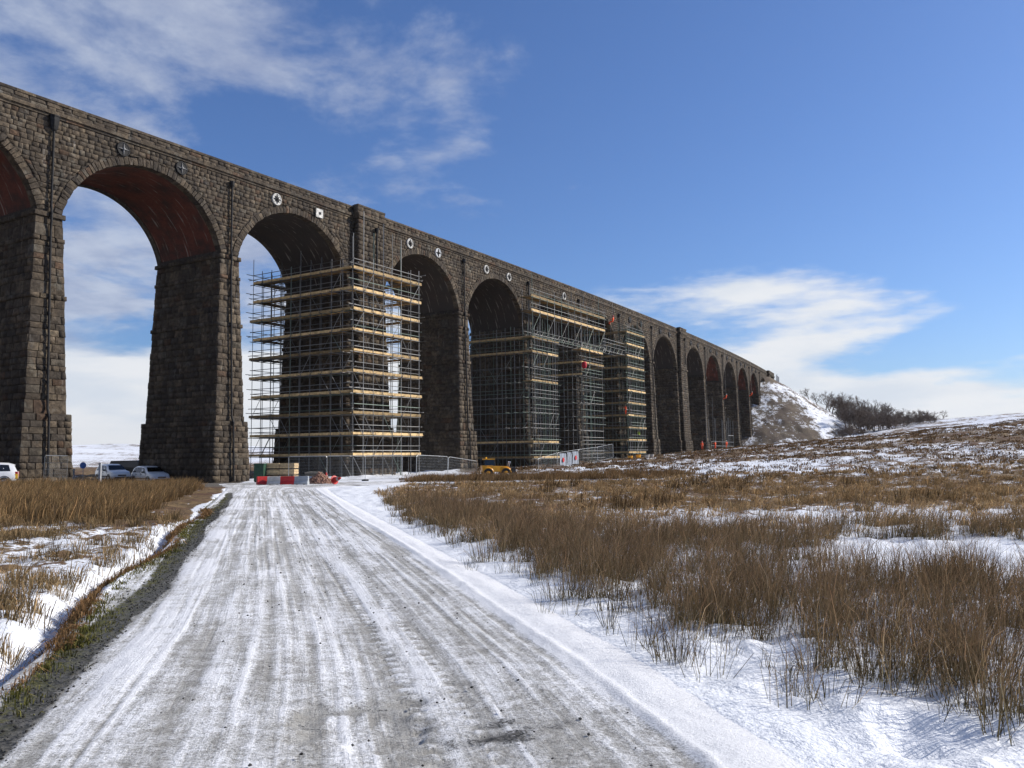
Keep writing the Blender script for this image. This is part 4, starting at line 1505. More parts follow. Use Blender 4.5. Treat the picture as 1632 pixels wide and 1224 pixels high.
def make_car():
    """small five door hatchback, front towards +x, wheels on z=0; body lofted from cross sections"""
    root = empty('parked_car')
    # stations: x, sill z, belt z, roof z (same as belt where there is no cabin), half width at the sill, belt and roof
    st = [(-2.00, 0.42, 0.86, 0.90, 0.70, 0.72, 0.66), (-1.96, 0.34, 0.92, 1.00, 0.80, 0.80, 0.68), (-1.80, 0.30, 0.95, 1.38, 0.84, 0.83, 0.60),
          (-1.45, 0.28, 0.95, 1.49, 0.86, 0.85, 0.62), (-0.9, 0.26, 0.94, 1.52, 0.86, 0.86, 0.64), (-0.2, 0.26, 0.93, 1.51, 0.86, 0.86, 0.64),
          (0.30, 0.26, 0.93, 1.42, 0.86, 0.86, 0.62), (0.95, 0.26, 0.95, 0.99, 0.86, 0.84, 0.70), (1.45, 0.28, 0.88, 0.93, 0.86, 0.80, 0.66),
          (1.85, 0.30, 0.76, 0.80, 0.80, 0.72, 0.58), (2.02, 0.36, 0.62, 0.66, 0.66, 0.62, 0.50)]
    v, f = [], []
    for (x, zs, zb, zr, ws, wb, wr) in st:
        zm = zs + (zb - zs) * 0.5
        sec = [(ws * 0.9, zs), (ws, zs + 0.08), (ws + 0.015, zm), (wb, zb), (wr + (wb - wr) * 0.12, zr - (zr - zb) * 0.12), (wr * 0.75, zr + 0.01), (0, zr + 0.03)]
        sec = sec + [(-a, b) for a, b in reversed(sec[:-1])]
        v += [(x, a, b) for a, b in sec]
    k = 13
    for i in range(len(st) - 1):
        for j in range(k - 1):
            f.append((i * k + j, i * k + j + 1, (i + 1) * k + j + 1, (i + 1) * k + j))
        f.append((i * k + k - 1, i * k, (i + 1) * k, (i + 1) * k + k - 1))
    f.append(tuple(range(k - 1, -1, -1)))
    f.append(tuple((len(st) - 1) * k + j for j in range(k)))
    body = mesh_obj('body', v, f, M_CARW, root, smooth=True)
    bv = body.modifiers.new('edge', 'EDGE_SPLIT')
    bv.split_angle = R(38)

    def side_pt(x, t, sgn, off=0.012):
        xs = [s[0] for s in st]
        zb, zr = np.interp(x, xs, [s[2] for s in st]), np.interp(x, xs, [s[3] for s in st])
        wb, wr = np.interp(x, xs, [s[5] for s in st]), np.interp(x, xs, [s[6] for s in st])
        w1 = wr + (wb - wr) * 0.12
        return (x, sgn * (wb + (w1 - wb) * t + off), zb + (zr - 0.12 * (zr - zb) - zb) * t)
    for sgn in (1, -1):
        for (xa, xb, xc, xd) in ((-1.62, -0.98, -1.02, -1.5), (-0.93, -0.12, -0.14, -0.93), (-0.06, 0.78, 0.30, -0.06)):
            q = [side_pt(xa, 0.08, sgn), side_pt(xb, 0.08, sgn), side_pt(xc, 0.93, sgn), side_pt(xd, 0.93, sgn)]
            mesh_obj('side_window', q, [(0, 1, 2, 3) if sgn < 0 else (3, 2, 1, 0)], M_GLASS, root)
        for xa, xb in ((-1.0, -0.1), (-0.08, 0.92)):
            m = MB()
            for x in (xa, xb):
                m.box((x - 0.006, sgn * 0.862 - 0.012, 0.32), (x + 0.006, sgn * 0.862 + 0.012, 0.92))
            d = m.build('door_seam', M_TRIM, root)
            h = MB()
            h.box((xa + 0.10, sgn * 0.875 - 0.02, 0.80), (xa + 0.26, sgn * 0.875 + 0.02, 0.835))
            h.build('door_handle', M_TRIM, d)
        m = MB()
        m.box((-1.3, sgn * 0.87 - 0.012, 0.44), (0.9, sgn * 0.87 + 0.012, 0.52))
        m.build('side_moulding', M_TRIM, root)
        m = MB()
        m.box((0.52, sgn * 0.96 - 0.09, 0.94), (0.64, sgn * 0.96 + 0.09, 1.08))
        m.build('mirror', M_TRIM, root)
        m = MB()
        m.add([(1.70, sgn * 0.74, 0.60), (2.03, sgn * 0.50, 0.58), (1.96, sgn * 0.50, 0.72), (1.66, sgn * 0.77, 0.78)], [(0, 1, 2, 3), (3, 2, 1, 0)])
        m.build('headlight', M_LAMP, root)
        m = MB()
        m.box((-2.02, sgn * 0.70 - 0.09, 0.62), (-1.86, sgn * 0.70 + 0.12, 0.95))
        m.build('tail_light', M_TAIL, root)
        for x in (-1.28, 1.28):
            w = MB()
            ring = []
            n_ = 20
            prof = [(0.19, 0.02), (0.29, 0.0), (0.31, 0.05), (0.31, 0.15), (0.29, 0.2), (0.2, 0.2)]
            vs = [(x + math.cos(2 * math.pi * q / n_) * r_, sgn * (0.70 + y_), 0.31 + math.sin(2 * math.pi * q / n_) * r_) for r_, y_ in prof for q in range(n_)]
            fs = [(j * n_ + q, j * n_ + (q + 1) % n_, (j + 1) * n_ + (q + 1) % n_, (j + 1) * n_ + q) for j in range(len(prof) - 1) for q in range(n_)]
            w.add(vs, fs)
            wh = w.build('wheel', M_TYRE, root, smooth=True)
            r_ = MB()
            vs = [(x + math.cos(2 * math.pi * q / n_) * a, sgn * b, 0.31 + math.sin(2 * math.pi * q / n_) * a) for a, b in ((0.2, 0.885), (0.17, 0.875), (0.05, 0.895), (0.0, 0.9)) for q in range(n_)]
            r_.add(vs, [(j * n_ + q, j * n_ + (q + 1) % n_, (j + 1) * n_ + (q + 1) % n_, (j + 1) * n_ + q) for j in range(3) for q in range(n_)])
            r_.build('rim', M_RIM, wh)
            a_ = MB()
            a_.tube([(x + math.cos(t) * 0.36, sgn * 0.872, 0.31 + math.sin(t) * 0.36) for t in np.linspace(0, math.pi, 12)], 0.03, 5)
            a_.build('wheel_arch', M_TRIM, root)
    wsx = [(0.36, 0.56, 1.385), (0.36, -0.56, 1.385), (0.90, -0.70, 1.02), (0.90, 0.70, 1.02)]
    mesh_obj('windscreen', [(a + 0.035, b, c + 0.035) for a, b, c in wsx], [(3, 2, 1, 0), (0, 1, 2, 3)], M_GLASS, root)
    mesh_obj('rear_window', [(-1.84, 0.52, 1.34), (-1.84, -0.52, 1.34), (-2.0, -0.60, 1.0), (-2.0, 0.60, 1.0)], [(0, 1, 2, 3), (3, 2, 1, 0)], M_GLASS, root)
    m = MB()
    m.box((1.92, -0.62, 0.30), (2.07, 0.62, 0.46))
    m.build('front_bumper', M_TRIM, root)
    m = MB()
    m.box((1.96, -0.34, 0.52), (2.06, 0.34, 0.62))
    m.build('grille', M_TRIM, root)
    m = MB()
    m.box((-2.06, -0.74, 0.34), (-1.94, 0.74, 0.50))
    m.build('rear_bumper', M_TRIM, root)
    return root


def place(o, p, rz, sc=1.0):
    o.location = p
    o.rotation_euler = (0, 0, rz)
    o.scale = (sc, sc, sc)


car = make_car()
carm = gpos(240, 73.2)
place(car, carm, R(-42))
tag(car, 'white hatchback parked nearer the dark pier, its bonnet towards the pier', 'car', 'white cars parked under the viaduct')
car2 = copy_tree(car)
tag(car2, 'white hatchback parked left of the other one, behind the grey post under the arch', 'car', 'white cars parked under the viaduct')
place(car2, gpos(180, 74.2), R(-45))
car3 = copy_tree(car)
tag(car3, 'white hatchback at the left picture edge with yellow and red tail strips', 'car', 'white cars parked under the viaduct')
place(car3, gpos(-29, 54.5), R(207))
_m = MB()
for _sg in (1,):
    _m.box((-2.035, _sg * 0.66 + 0.02, 0.50), (-1.80, _sg * 0.66 + 0.17, 0.80))
_m.build('yellow_reflector', M_YEL, car3)

# dark low van behind the two cars: only its roof shows
van = empty('dark_van', gpos(215, 81), R(-20))
tag(van, 'dark van behind the two white cars, only its roof showing', 'van')
_m = MB()
_prof = [(-2.4, 0.35), (-2.45, 1.5), (-2.2, 1.95), (0.9, 1.98), (1.5, 1.25), (2.3, 1.05), (2.4, 0.45)]
_vs = [(x, s_ * (0.92 if z < 1.3 else 0.78), z) for s_ in (1, -1) for x, z in _prof]
_m.add(_vs, [tuple(range(6, -1, -1)), tuple(range(7, 14))] + [(k, (k + 1) % 7, 7 + (k + 1) % 7, 7 + k) for k in range(7)])
_m.build('body', M_DARKV, van)
for _x in (-1.5, 1.5):
    for _sg in (1, -1):
        _m = MB()
        _m.tube([(_x, _sg * 0.72, 0.33), (_x, _sg * 0.95, 0.33)], 0.33, 14)
        _m.build('wheel', M_TYRE, van)


# ---- water filled barriers
def barrier(p, rz, mat, label):
    m = MB()
    prof = [(0.24, 0.0), (0.24, 0.14), (0.14, 0.30), (0.10, 0.58), (0.08, 0.62), (-0.08, 0.62), (-0.10, 0.58), (-0.14, 0.30), (-0.24, 0.14), (-0.24, 0.0)]
    vs, fs = [], []
    xs = [-0.5, -0.47, -0.3, 0.3, 0.47, 0.5]
    for x in xs:
        k = 0.9 if abs(x) > 0.48 else 1.0
        vs += [(x, y * k, z * (0.97 if k < 1 else 1)) for y, z in prof]
    n_ = len(prof)
    for i in range(len(xs) - 1):
        for j in range(n_):
            fs.append((i * n_ + j, i * n_ + (j + 1) % n_, (i + 1) * n_ + (j + 1) % n_, (i + 1) * n_ + j))
    fs += [tuple(range(n_ - 1, -1, -1)), tuple((len(xs) - 1) * n_ + j for j in range(n_))]
    m.add(vs, fs)
    root = empty('traffic_barrier', p, rz)
    m.build('shell', mat, root)
    c = MB()
    c.tube([(0.3, 0, 0.60), (0.3, 0, 0.66)], 0.05, 8)
    c.build('filler_cap', M_TRIM, root)
    f2 = MB()
    for x in (-0.25, 0.25):
        f2.box((x - 0.09, -0.243, 0.0), (x + 0.09, -0.225, 0.07))
    f2.build('fork_slot', M_TRIM, root)
    tag(root, label, 'barrier', 'barriers at the head of the track')
    return root


_yb = 56.2
for px, rz, mt, lb in ((419, 0.5, M_RED, 'red plastic barrier at the left end of the row'), (437, 0.05, M_WHP, 'dirty white plastic barrier between the two red ones'),
                       (458, 0.0, M_RED, 'red plastic barrier beside the grey one'), (480, -0.03, M_GRP, 'grey plastic barrier beside the rubble heap')):
    b = barrier(gpos(px, _yb, -0.02) + Vector((0, 0.15 if px == 419 else 0, 0)), rz, mt, lb)
    b.scale = (0.92, 1, 0.92)


# ---- stack of boards, green box, rubble
def timber_stack():
    p = gpos(448, 69.5)
    root = empty('timber_stack', p, R(-6))
    tag(root, 'stack of pale sawn boards in three bundles behind the barriers', 'timber')
    rd = random.Random(2)
    for layer in range(3):
        z0 = layer * 0.50
        for bx in (-0.9, 0.0, 0.9):
            m = MB()
            m.box((bx - 0.05, -0.5, z0), (bx + 0.05, 0.5, z0 + 0.09))
            m.build('bearer', M_DARKC, root)
        for r_ in range(7):
            for k in range(2):
                x0 = -1.25 + k * 1.26 + rd.uniform(-.03, .03)
                m = MB()
                m.box((x0, -0.5 + rd.uniform(-.05, .02), z0 + 0.09 + r_ * 0.057), (x0 + 1.22, 0.5, z0 + 0.09 + r_ * 0.057 + 0.05))
                m.build('board', M_TIMBER, root)


timber_stack()
_p = gpos(417, 69)
gb = empty('green_container', _p, R(-4))
tag(gb, 'dark green steel container left of the timber stack', 'container')
_m = MB()
_m.box((-0.45, -0.6, 0.08), (0.33, 0.6, 1.42))
_m.build('box', M_GREENBOX, gb)
_m = MB()
_m.box((-0.49, -0.64, 1.42), (0.37, 0.64, 1.50))
_m.build('lid', M_GREENBOX, gb)
for _x in (-0.38, 0.26):
    _m = MB()
    _m.box((_x - 0.05, -0.5, 0.0), (_x + 0.05, 0.5, 0.08))
    _m.build('skid', M_TRIM, gb)

rub = empty('rubble_heap', gpos(509, 59))
tag(rub, 'heap of broken reddish stone beside the grey barrier', 'rubble', kind='stuff')
_rd = random.Random(9)
_m = MB()
for _k in range(520):
    a_, r_ = _rd.uniform(0, 6.283), math.sqrt(_rd.random())
    x_, y_ = math.cos(a_) * r_ * 0.95, math.sin(a_) * r_ * 0.7
    z_ = 0.72 * max(0, 1 - r_) ** 0.8 * _rd.uniform(0.75, 1.05)
    s_ = _rd.uniform(0.04, 0.10)
    rot = Matrix.Translation((x_, y_, z_)) @ Matrix.Rotation(_rd.uniform(0, 6), 4, Vector((_rd.random(), _rd.random(), _rd.random() + 0.1)).normalized())
    _m.box((-s_, -s_ * 0.7, -s_ * 0.5), (s_, s_ * 0.7, s_ * 0.5), rot)
_m.build('stones', M_RUBBLE, rub)
_m = MB()
_m.tube([(-0.6, 0, 0), (-0.2, 0.02, 0.03), (0.3, -0.02, 0.02), (0.65, 0, 0.04)], [0.15, 0.17, 0.16, 0.13], 9)
lg = _m.build('concrete_post', simple_mat('weathered concrete', (0.13, 0.12, 0.10), 0.9))
lg.location = gpos(499, 60.5, 0.62)
lg.rotation_euler = (0, 0, 0.1)
tag(lg, 'dark weathered post lying across the top of the rubble heap', 'post')
for _px, _Y, _dz in ((519, 64, 0.0), (532, 57.5, 0.0)):
    _m = MB()
    n_ = 14
    prof = [(0.30, 0.0), (0.30, 0.04), (0.20, 0.05), (0.05, 0.72), (0.0, 0.73)]
    vs = [(math.cos(2 * math.pi * q / n_) * r_ * (1.0), math.sin(2 * math.pi * q / n_) * r_, z_) for r_, z_ in prof for q in range(n_)]
    _m.add(vs, [(j * n_ + q, j * n_ + (q + 1) % n_, (j + 1) * n_ + (q + 1) % n_, (j + 1) * n_ + q) for j in range(4) for q in range(n_)])
    cn = empty('traffic_cone', gpos(_px, _Y))
    _m.build('cone', M_RED, cn)
    _m = MB()
    _m.tube([(0, 0, 0.36), (0, 0, 0.50)], [0.135, 0.104], 14, cap=False)
    _m.build('white_band', M_WHITE, cn)
    if _px == 532:
        cn.rotation_euler = (R(78), 0.2, 0.8)
        cn.location.z += 0.25
    tag(cn, 'red traffic cone standing behind the rubble heap' if _px == 519 else 'red traffic cone tipped over right of the rubble heap', 'cone')


# ---- wire fence panels
def make_panel():
    root = empty('fence_panel')
    L, H = 3.4, 1.95
    m = MB()
    m.tube([(0, 0, 0), (0, 0, H - 0.1), (0.1, 0, H), (L - 0.1, 0, H), (L, 0, H - 0.1), (L, 0, 0)], 0.022, 6)
    m.tube([(0, 0, 0.12), (L, 0, 0.12)], 0.018, 6)
    m.build('frame', M_FENCE, root)
    g = MB()
    for k in range(1, 34):
        x = k * L / 34
        g.box((x - 0.002, -0.002, 0.12), (x + 0.002, 0.002, H))
    for k in range(1, 8):
        z = 0.12 + k * (H - 0.12) / 8
        g.box((0, -0.002, z - 0.002), (L, 0.002, z + 0.002))
    g.build('mesh', M_FENCE, root)
    for x in (0, L):
        f_ = MB()
        f_.box((x - 0.12, -0.35, 0.0), (x + 0.12, 0.35, 0.13))
        f_.build('foot', M_TRIM, root)
    return root


pan0 = make_panel()
_used = False


def panel_run(pts, labels, group):
    """panels end to end through ground points"""
    global _used
    for (a, b), lb in zip(zip(pts[:-1], pts[1:]), labels):
        o = copy_tree(pan0) if _used else pan0
        _used = True
        d = b - a
        h = math.atan2(d.y, d.x)
        o.location = a
        L = math.hypot(d.x, d.y)
        o.scale = (L / 3.4, 1, 1)
        o.rotation_euler = (0, -math.atan2(d.z, L), h)
        tag(o, lb, 'fence', group)


panel_run([gpos(459, 63.5), gpos(520, 64.5), gpos(581, 66), gpos(640, 68)],
          ['wire fence panel in front of the boards stack', 'wire fence panel right of the rubble heap', 'wire fence panel at the right foot of the nearest scaffold'], 'fence at the nearest scaffold')
panel_run([gpos(662, 70), gpos(712, 74, -0.25), gpos(757, 78, -0.6)],
          ['sagging wire fence panel between nearest scaffold and slim pier', 'lowest wire fence panel ending at the slim pier'], 'fence towards the slim pier')
panel_run([gpos(69, 55.5), gpos(106, 56.5)], ['wire fence panel before the leftmost pier, right of the car'], 'fence at the leftmost pier')
_e = [gpos(857, 92, -0.75), gpos(888, 98, -0.3), gpos(921, 104, 0.0), gpos(951, 110, 0.2), gpos(976, 118, 0.4)]
panel_run(_e, ['wire fence panel left of the banner panel', 'wire fence panel carrying the grey banners', 'wire fence panel climbing right of the banners', 'wire fence panel highest on the slope'],
          'fence climbing the slope')
_d = _e[2] - _e[1]
_h = math.atan2(_d.y, _d.x)
for _k, (t0, t1) in enumerate(((0.05, 0.36), (0.40, 0.62), (0.66, 0.95))):
    ba = empty('banner', _e[1] + _d * t0 + Vector((0, -0.06, 0)), _h)
    _m = MB()
    L = _d.length * (t1 - t0)
    vs, fs = [], []
    for a in range(7):
        for b_ in range(4):
            vs.append((L * a / 6, -0.05 - 0.06 * math.sin(a * 2.2 + b_), 0.35 + b_ * 0.5))
    fs = [(a * 4 + b_, (a + 1) * 4 + b_, (a + 1) * 4 + b_ + 1, a * 4 + b_ + 1) for a in range(6) for b_ in range(3)]
    _m.add(vs, fs)
    _m.build('cloth', M_BANNER, ba)
    if _k != 1:
        _m = MB()
        n_ = 14
        _m.add([(L * 0.5 + math.cos(2 * math.pi * q / n_) * 0.28, -0.14, 1.1 + math.sin(2 * math.pi * q / n_) * 0.28) for q in range(n_)], [tuple(range(n_))])
        _m.build('red_roundel', M_RED, ba)
    tag(ba, ('grey banner with red disc at the left of the fence panel', 'plain grey banner, middle one of three on the fence', 'grey banner with red disc at the right of the fence panel')[_k], 'banner', 'banners on the fence')


# ---- orange loader
def loader():
    root = empty('site_loader', gpos(790, 78, -0.35), R(8))
    tag(root, 'orange site loader with dark cab half hidden by grass in front of the scaffold', 'loader')
    m = MB()
    m.add([(-1.35, -0.7, 0.55), (1.15, -0.7, 0.55), (1.25, -0.7, 0.80), (0.95, -0.7, 1.02), (-0.2, -0.7, 1.04), (-0.55, -0.7, 1.12), (-1.4, -0.7, 1.10),
           (-1.35, 0.7, 0.55), (1.15, 0.7, 0.55), (1.25, 0.7, 0.80), (0.95, 0.7, 1.02), (-0.2, 0.7, 1.04), (-0.55, 0.7, 1.12), (-1.4, 0.7, 1.10)],
          [tuple(range(7)), tuple(range(13, 6, -1))] + [(k, 7 + k, 7 + (k + 1) % 7, (k + 1) % 7) for k in range(7)])
    m.build('chassis', M_ORANGE, root)
    for x in (-0.85, 0.75):
        for sg in (1, -1):
            w = MB()
            w.tube([(x, sg * 0.55, 0.42), (x, sg * 0.92, 0.42)], 0.42, 18)
            wh = w.build('wheel', M_TYRE, root)
            h = MB()
            h.tube([(x, sg * 0.9, 0.42), (x, sg * 0.95, 0.42)], 0.2, 12)
            h.build('rim', M_ORANGE, wh)
        for sg in (1, -1):
            a_ = MB()
            a_.tube([(x + math.cos(t) * 0.48, sg * 0.74, 0.42 + math.sin(t) * 0.48) for t in np.linspace(0.1, math.pi - 0.1, 9)], 0.06, 6)
            a_.build('mudguard', M_ORANGE, root)
    c = MB()
    c.add([(-1.15, -0.55, 1.10), (-0.15, -0.55, 1.06), (-0.35, -0.5, 1.62), (-1.1, -0.5, 1.62), (-1.15, 0.55, 1.10), (-0.15, 0.55, 1.06), (-0.35, 0.5, 1.62), (-1.1, 0.5, 1.62)],
          [(0, 1, 2, 3), (7, 6, 5, 4), (1, 5, 6, 2), (4, 0, 3, 7), (3, 2, 6, 7)])
    cb = c.build('cab_window', M_GLASS, root)
    for x, y in ((-1.15, -0.56), (-0.2, -0.56), (-1.15, 0.56), (-0.2, 0.56)):
        p = MB()
        p.tube([(x, y, 1.08), (x * 0.95 - 0.04, y * 0.9, 1.64)], 0.03, 5)
        p.build('cab_post', M_TRIM, root)
    r_ = MB()
    r_.box((-1.25, -0.62, 1.62), (-0.22, 0.62, 1.72))
    rf = r_.build('cab_roof', M_ORANGE, root)
    b = MB()
    b.tube([(-0.95, 0, 1.72), (-0.95, 0, 1.86)], 0.07, 8)
    b.build('beacon', M_YEL, rf)
    for y in (-0.5, 0.5):
        l_ = MB()
        l_.tube([(1.1, y, 1.0), (1.15, y, 1.36)], 0.025, 5)
        l_.tube([(1.12, y, 1.36), (1.22, y, 1.36)], 0.10, 10)
        l_.build('work_light', M_LAMP, root)
    k = MB()
    k.add([(1.3, -0.75, 0.15), (1.75, -0.75, 0.12), (1.6, -0.75, 0.95), (1.3, -0.75, 0.85), (1.3, 0.75, 0.15), (1.75, 0.75, 0.12), (1.6, 0.75, 0.95), (1.3, 0.75, 0.85)],
          [(0, 1, 2, 3), (7, 6, 5, 4), (0, 4, 5, 1), (2, 6, 7, 3), (3, 7, 4, 0)])
    k.build('bucket', M_TRIM, root)


loader()

# ---- sign posts and small items under the first arch
sp = empty('marker_post', gpos(159, 59))
tag(sp, 'square grey post standing in front of the parked white cars', 'post')
_m = MB()
_m.box((-0.07, -0.07, -0.1), (0.07, 0.07, 1.45))
_m.build('shaft', M_GREYP, sp)
_m = MB()
_m.box((-0.09, -0.09, 1.45), (0.09, 0.09, 1.52))
_m.build('cap', M_GREYP, sp)
rs = empty('round_sign', gpos(132, 80))
tag(rs, 'round blue sign on a thin post beyond the first arch', 'sign')
_m = MB()
_m.tube([(0, 0, -0.1), (0, 0, 1.35)], 0.03, 6)
_m.build('post', M_GREYP, rs)
_m = MB()
_m.tube([(0, -0.03, 1.4), (0, -0.06, 1.4)], 0.30, 20)
_m.build('disc', M_BLUE, rs)
wb_ = empty('white_cabinet', gpos(112, 82))
tag(wb_, 'small white cabinet on the moor seen through the first arch', 'cabinet')
_m = MB()
_m.box((-0.28, -0.25, -0.1), (0.28, 0.25, 1.0))
_m.build('body', M_WHITE, wb_)
_m = MB()
_m.box((-0.32, -0.29, 1.0), (0.32, 0.29, 1.07))
_m.build('roof', M_WHITE, wb_)
for _q, (_px, _Y, _mt, _lb) in enumerate(((1003, 122, M_ORANGE, 'orange tub left of the other orange one'), (1016, 123, M_ORANGE, 'orange tub nearer the white buckets'),
                                    (1030, 126, M_WHP, 'white bucket left of the other bucket'), (1037, 128, M_WHP, 'white bucket farthest right below the slim piers'))):
    tb = empty('bucket', gpos(_px, _Y, 0.05))
    tag(tb, _lb, 'bucket', 'buckets below the farthest tall scaffold')
    _m = MB()
    n_ = 12
    prof = [(0.0, 0.0), (0.26, 0.0), (0.36, 0.62), (0.39, 0.64), (0.39, 0.68), (0.34, 0.66), (0.26, 0.1)]
    _m.add([(math.cos(2 * math.pi * q / n_) * r_, math.sin(2 * math.pi * q / n_) * r_, z_) for r_, z_ in prof for q in range(n_)],
           [(j * n_ + q, j * n_ + (q + 1) % n_, (j + 1) * n_ + (q + 1) % n_, (j + 1) * n_ + q) for j in range(6) for q in range(n_)])
    _m.build('tub', _mt, tb)
    _m = MB()
    _m.tube([(math.cos(t) * 0.37, 0, 0.66 + math.sin(t) * 0.25) for t in np.linspace(0, math.pi, 9)], 0.012, 4)
    _m.build('handle', M_TRIM, tb)


# ---- people: one skinned surface each, coloured by what covers the body
def person(p, facing, pose, label, jacket, trousers, helmet, scale=1.0):
    pelvis = len([0]) - 1
    V, E, RD = [], [], []

    def add(co, r_, link=None):
        V.append(Vector(co))
        RD.append(r_)
        if link is not None:
            E.append((link, len(V) - 1))
        return len(V) - 1
    hang = pose == 'hang'
    pe = add((0, 0, 0.95), 0.165)
    wa = add((0, -0.01 if not hang else -0.08, 1.12), 0.145, pe)
    ch = add((0, -0.01 if not hang else -0.18, 1.34), 0.175, wa)
    nk = add((0, 0 if not hang else -0.20, 1.50), 0.075, ch)
    hd = add((0, 0.02 if not hang else -0.17, 1.62), 0.105, nk)
    ht = add((0, 0.02 if not hang else -0.16, 1.74), 0.095, hd)
    nose = add((0, 0.135 if not hang else -0.04, 1.63), 0.02, hd)
    hands = []
    for sg in (-1, 1):
        hip = add((sg * 0.10, 0, 0.90), 0.105, pe)
        if hang:
            kn = add((sg * 0.16, 0.42, 0.88), 0.075, hip)
            an = add((sg * 0.18, 0.50, 0.48), 0.052, kn)
            ft = add((sg * 0.18, 0.62, 0.44), 0.048, an)
        elif pose == 'stride':
            kn = add((sg * 0.11, 0.10 * sg + 0.08, 0.50), 0.075, hip)
            an = add((sg * 0.12, 0.22 * sg, 0.09), 0.052, kn)
            ft = add((sg * 0.12, 0.22 * sg + 0.17, 0.04), 0.045, an)
        else:
            kn = add((sg * 0.12, 0.03, 0.50), 0.075, hip)
            an = add((sg * 0.13, 0.0, 0.09), 0.052, kn)
            ft = add((sg * 0.14, 0.17, 0.04), 0.045, an)
        y0 = 0 if not hang else -0.18
        sh = add((sg * 0.19, y0, 1.41), 0.075, ch)
        if hang or pose == 'work':
            el = add((sg * 0.28, y0 + 0.16, 1.22), 0.055, sh)
            wr = add((sg * 0.20, y0 + 0.42, 1.34), 0.036, el)
            d = Vector((-0.2, 0.95, 0.25)).normalized() if sg > 0 else Vector((0.2, 0.95, 0.25)).normalized()
        else:
            el = add((sg * 0.27, y0 - 0.03, 1.13), 0.055, sh)
            wr = add((sg * 0.27, y0 + 0.10, 0.90), 0.036, el)
            d = Vector((0, 0.3, -0.95)).normalized()
        pm = add(V[wr] + d * 0.06, 0.036, wr)
        x_ = d.cross(Vector((1, 0, 0)))
        x_ = x_.normalized() if x_.length > 0.1 else Vector((0, 0, 1))
        for k, ln in enumerate((0.075, 0.085, 0.08, 0.062)):
            b_ = add(V[pm] + d * 0.03 + x_ * (0.022 * (k - 1.5)), 0.010, pm)
            t_ = add(V[b_] + d * ln * 0.5 + Vector((-sg * 0.012, 0, 0)), 0.009, b_)
            add(V[t_] + d * ln * 0.4 + Vector((-sg * 0.03, 0, 0)), 0.008, t_)
        tb = add(V[wr] + d * 0.035 + x_ * -0.042, 0.011, wr)
        add(V[tb] + d * 0.045 + x_ * -0.015, 0.009, tb)
    me = bpy.data.meshes.new('person')
    me.from_pydata([tuple(q) for q in V], E, [])
    o = bpy.data.objects.new('person', me)
    COL.objects.link(o)
    sk = o.modifiers.new('skin', 'SKIN')
    for i, r_ in enumerate(RD):
        me.skin_vertices[0].data[i].radius = (r_, r_ * (0.8 if i in (wa, ch) else 1.0))
        me.skin_vertices[0].data[i].use_root = (i == 0)
    o.modifiers.new('sub', 'SUBSURF').levels = 1
    o.modifiers['sub'].render_levels = 1
    dg = bpy.context.evaluated_depsgraph_get()
    ev = bpy.data.meshes.new_from_object(o.evaluated_get(dg))
    bpy.data.objects.remove(o)
    for mt in (jacket, trousers, M_SKIN, M_TRIM):
        ev.materials.append(mt)
    hc = V[hd]
    wrists = [V[e[1]] for e in E if abs(RD[e[1]] - 0.036) < 1e-6]
    feet = [V[e[1]] for e in E if RD[e[1]] == 0.052 or RD[e[1]] in (0.048, 0.045)]
    for po in ev.polygons:
        c = po.center
        mi = 0
        if (c - hc).length < 0.17 and c.z > 1.5:
            mi = 2
        elif min((c - w_).length for w_ in wrists) < 0.09 or (abs(c.x) > 0.1 and min((c - w_).length for w_ in wrists) < 0.2 and (c - wrists[0]).length < 0.05):
            mi = 2
        elif min((c - f_).length for f_ in feet) < 0.12:
            mi = 3
        elif c.z < 0.98 and abs(c.x) < 0.26:
            mi = 1
        po.material_index = mi
        po.use_smooth = True
    o = bpy.data.objects.new('person', ev)
    COL.objects.link(o)
    o.location = p
    o.rotation_euler = (0, 0, facing)
    o.scale = (scale,) * 3
    m = MB()
    n_ = 14
    hx = V[hd]
    prof = [(0.165, 0.035), (0.135, 0.04), (0.135, 0.09), (0.11, 0.16), (0.06, 0.195), (0.0, 0.20)]
    m.add([(hx.x + math.cos(2 * math.pi * q / n_) * r_, hx.y + math.sin(2 * math.pi * q / n_) * r_ * 1.12, hx.z + z_) for r_, z_ in prof for q in range(n_)],
          [(j * n_ + q, j * n_ + (q + 1) % n_, (j + 1) * n_ + (q + 1) % n_, (j + 1) * n_ + q) for j in range(5) for q in range(n_)])
    m.build('helmet', helmet, o, smooth=True)
    tag(o, label, 'person')
    return o


def face_wall(s):
    # person looks along local +y; turn it to look into the wall (-n)
    h = vhead(s)
    d = Vector((-math.cos(h), math.sin(h), 0))
    return math.atan2(d.y, d.x) - math.pi / 2


for _s, _z, _lb in ((93.0, 22.4, 'roped worker in orange below the parapet, beside the scaffold bridge'), (162.6, 13.7, 'roped worker in orange on the pier beyond the low frame'),
                    (193.4, 16.2, 'roped worker in orange highest on the far piers')):
    nn_ = pier_dims(9, ztop(_s) - _z)[1] + 0.62
    person(vp(_s, nn_, _z), face_wall(_s), 'hang', _lb, M_HIVIS, M_HIVIS, M_RED if _s < 100 else M_WHITE, 1.06)
    _m = MB()
    a_, b_ = vp(_s, nn_ + 0.05, _z + 1.1), vp(_s, 0.75, ztop(_s) - 0.15)
    _m.tube([a_, b_, vp(_s, 0.1, ztop(_s) + 0.05), vp(_s, -0.6, ztop(_s) + 0.02)], 0.014, 5)
    rp = _m.build('rope', M_WHP)
    tag(rp, 'thin rope from the parapet to the ' + ('worker beside the scaffold bridge' if _s < 100 else 'worker beyond the low frame' if _s < 170 else 'highest worker on the far piers'), 'rope', 'abseil ropes')
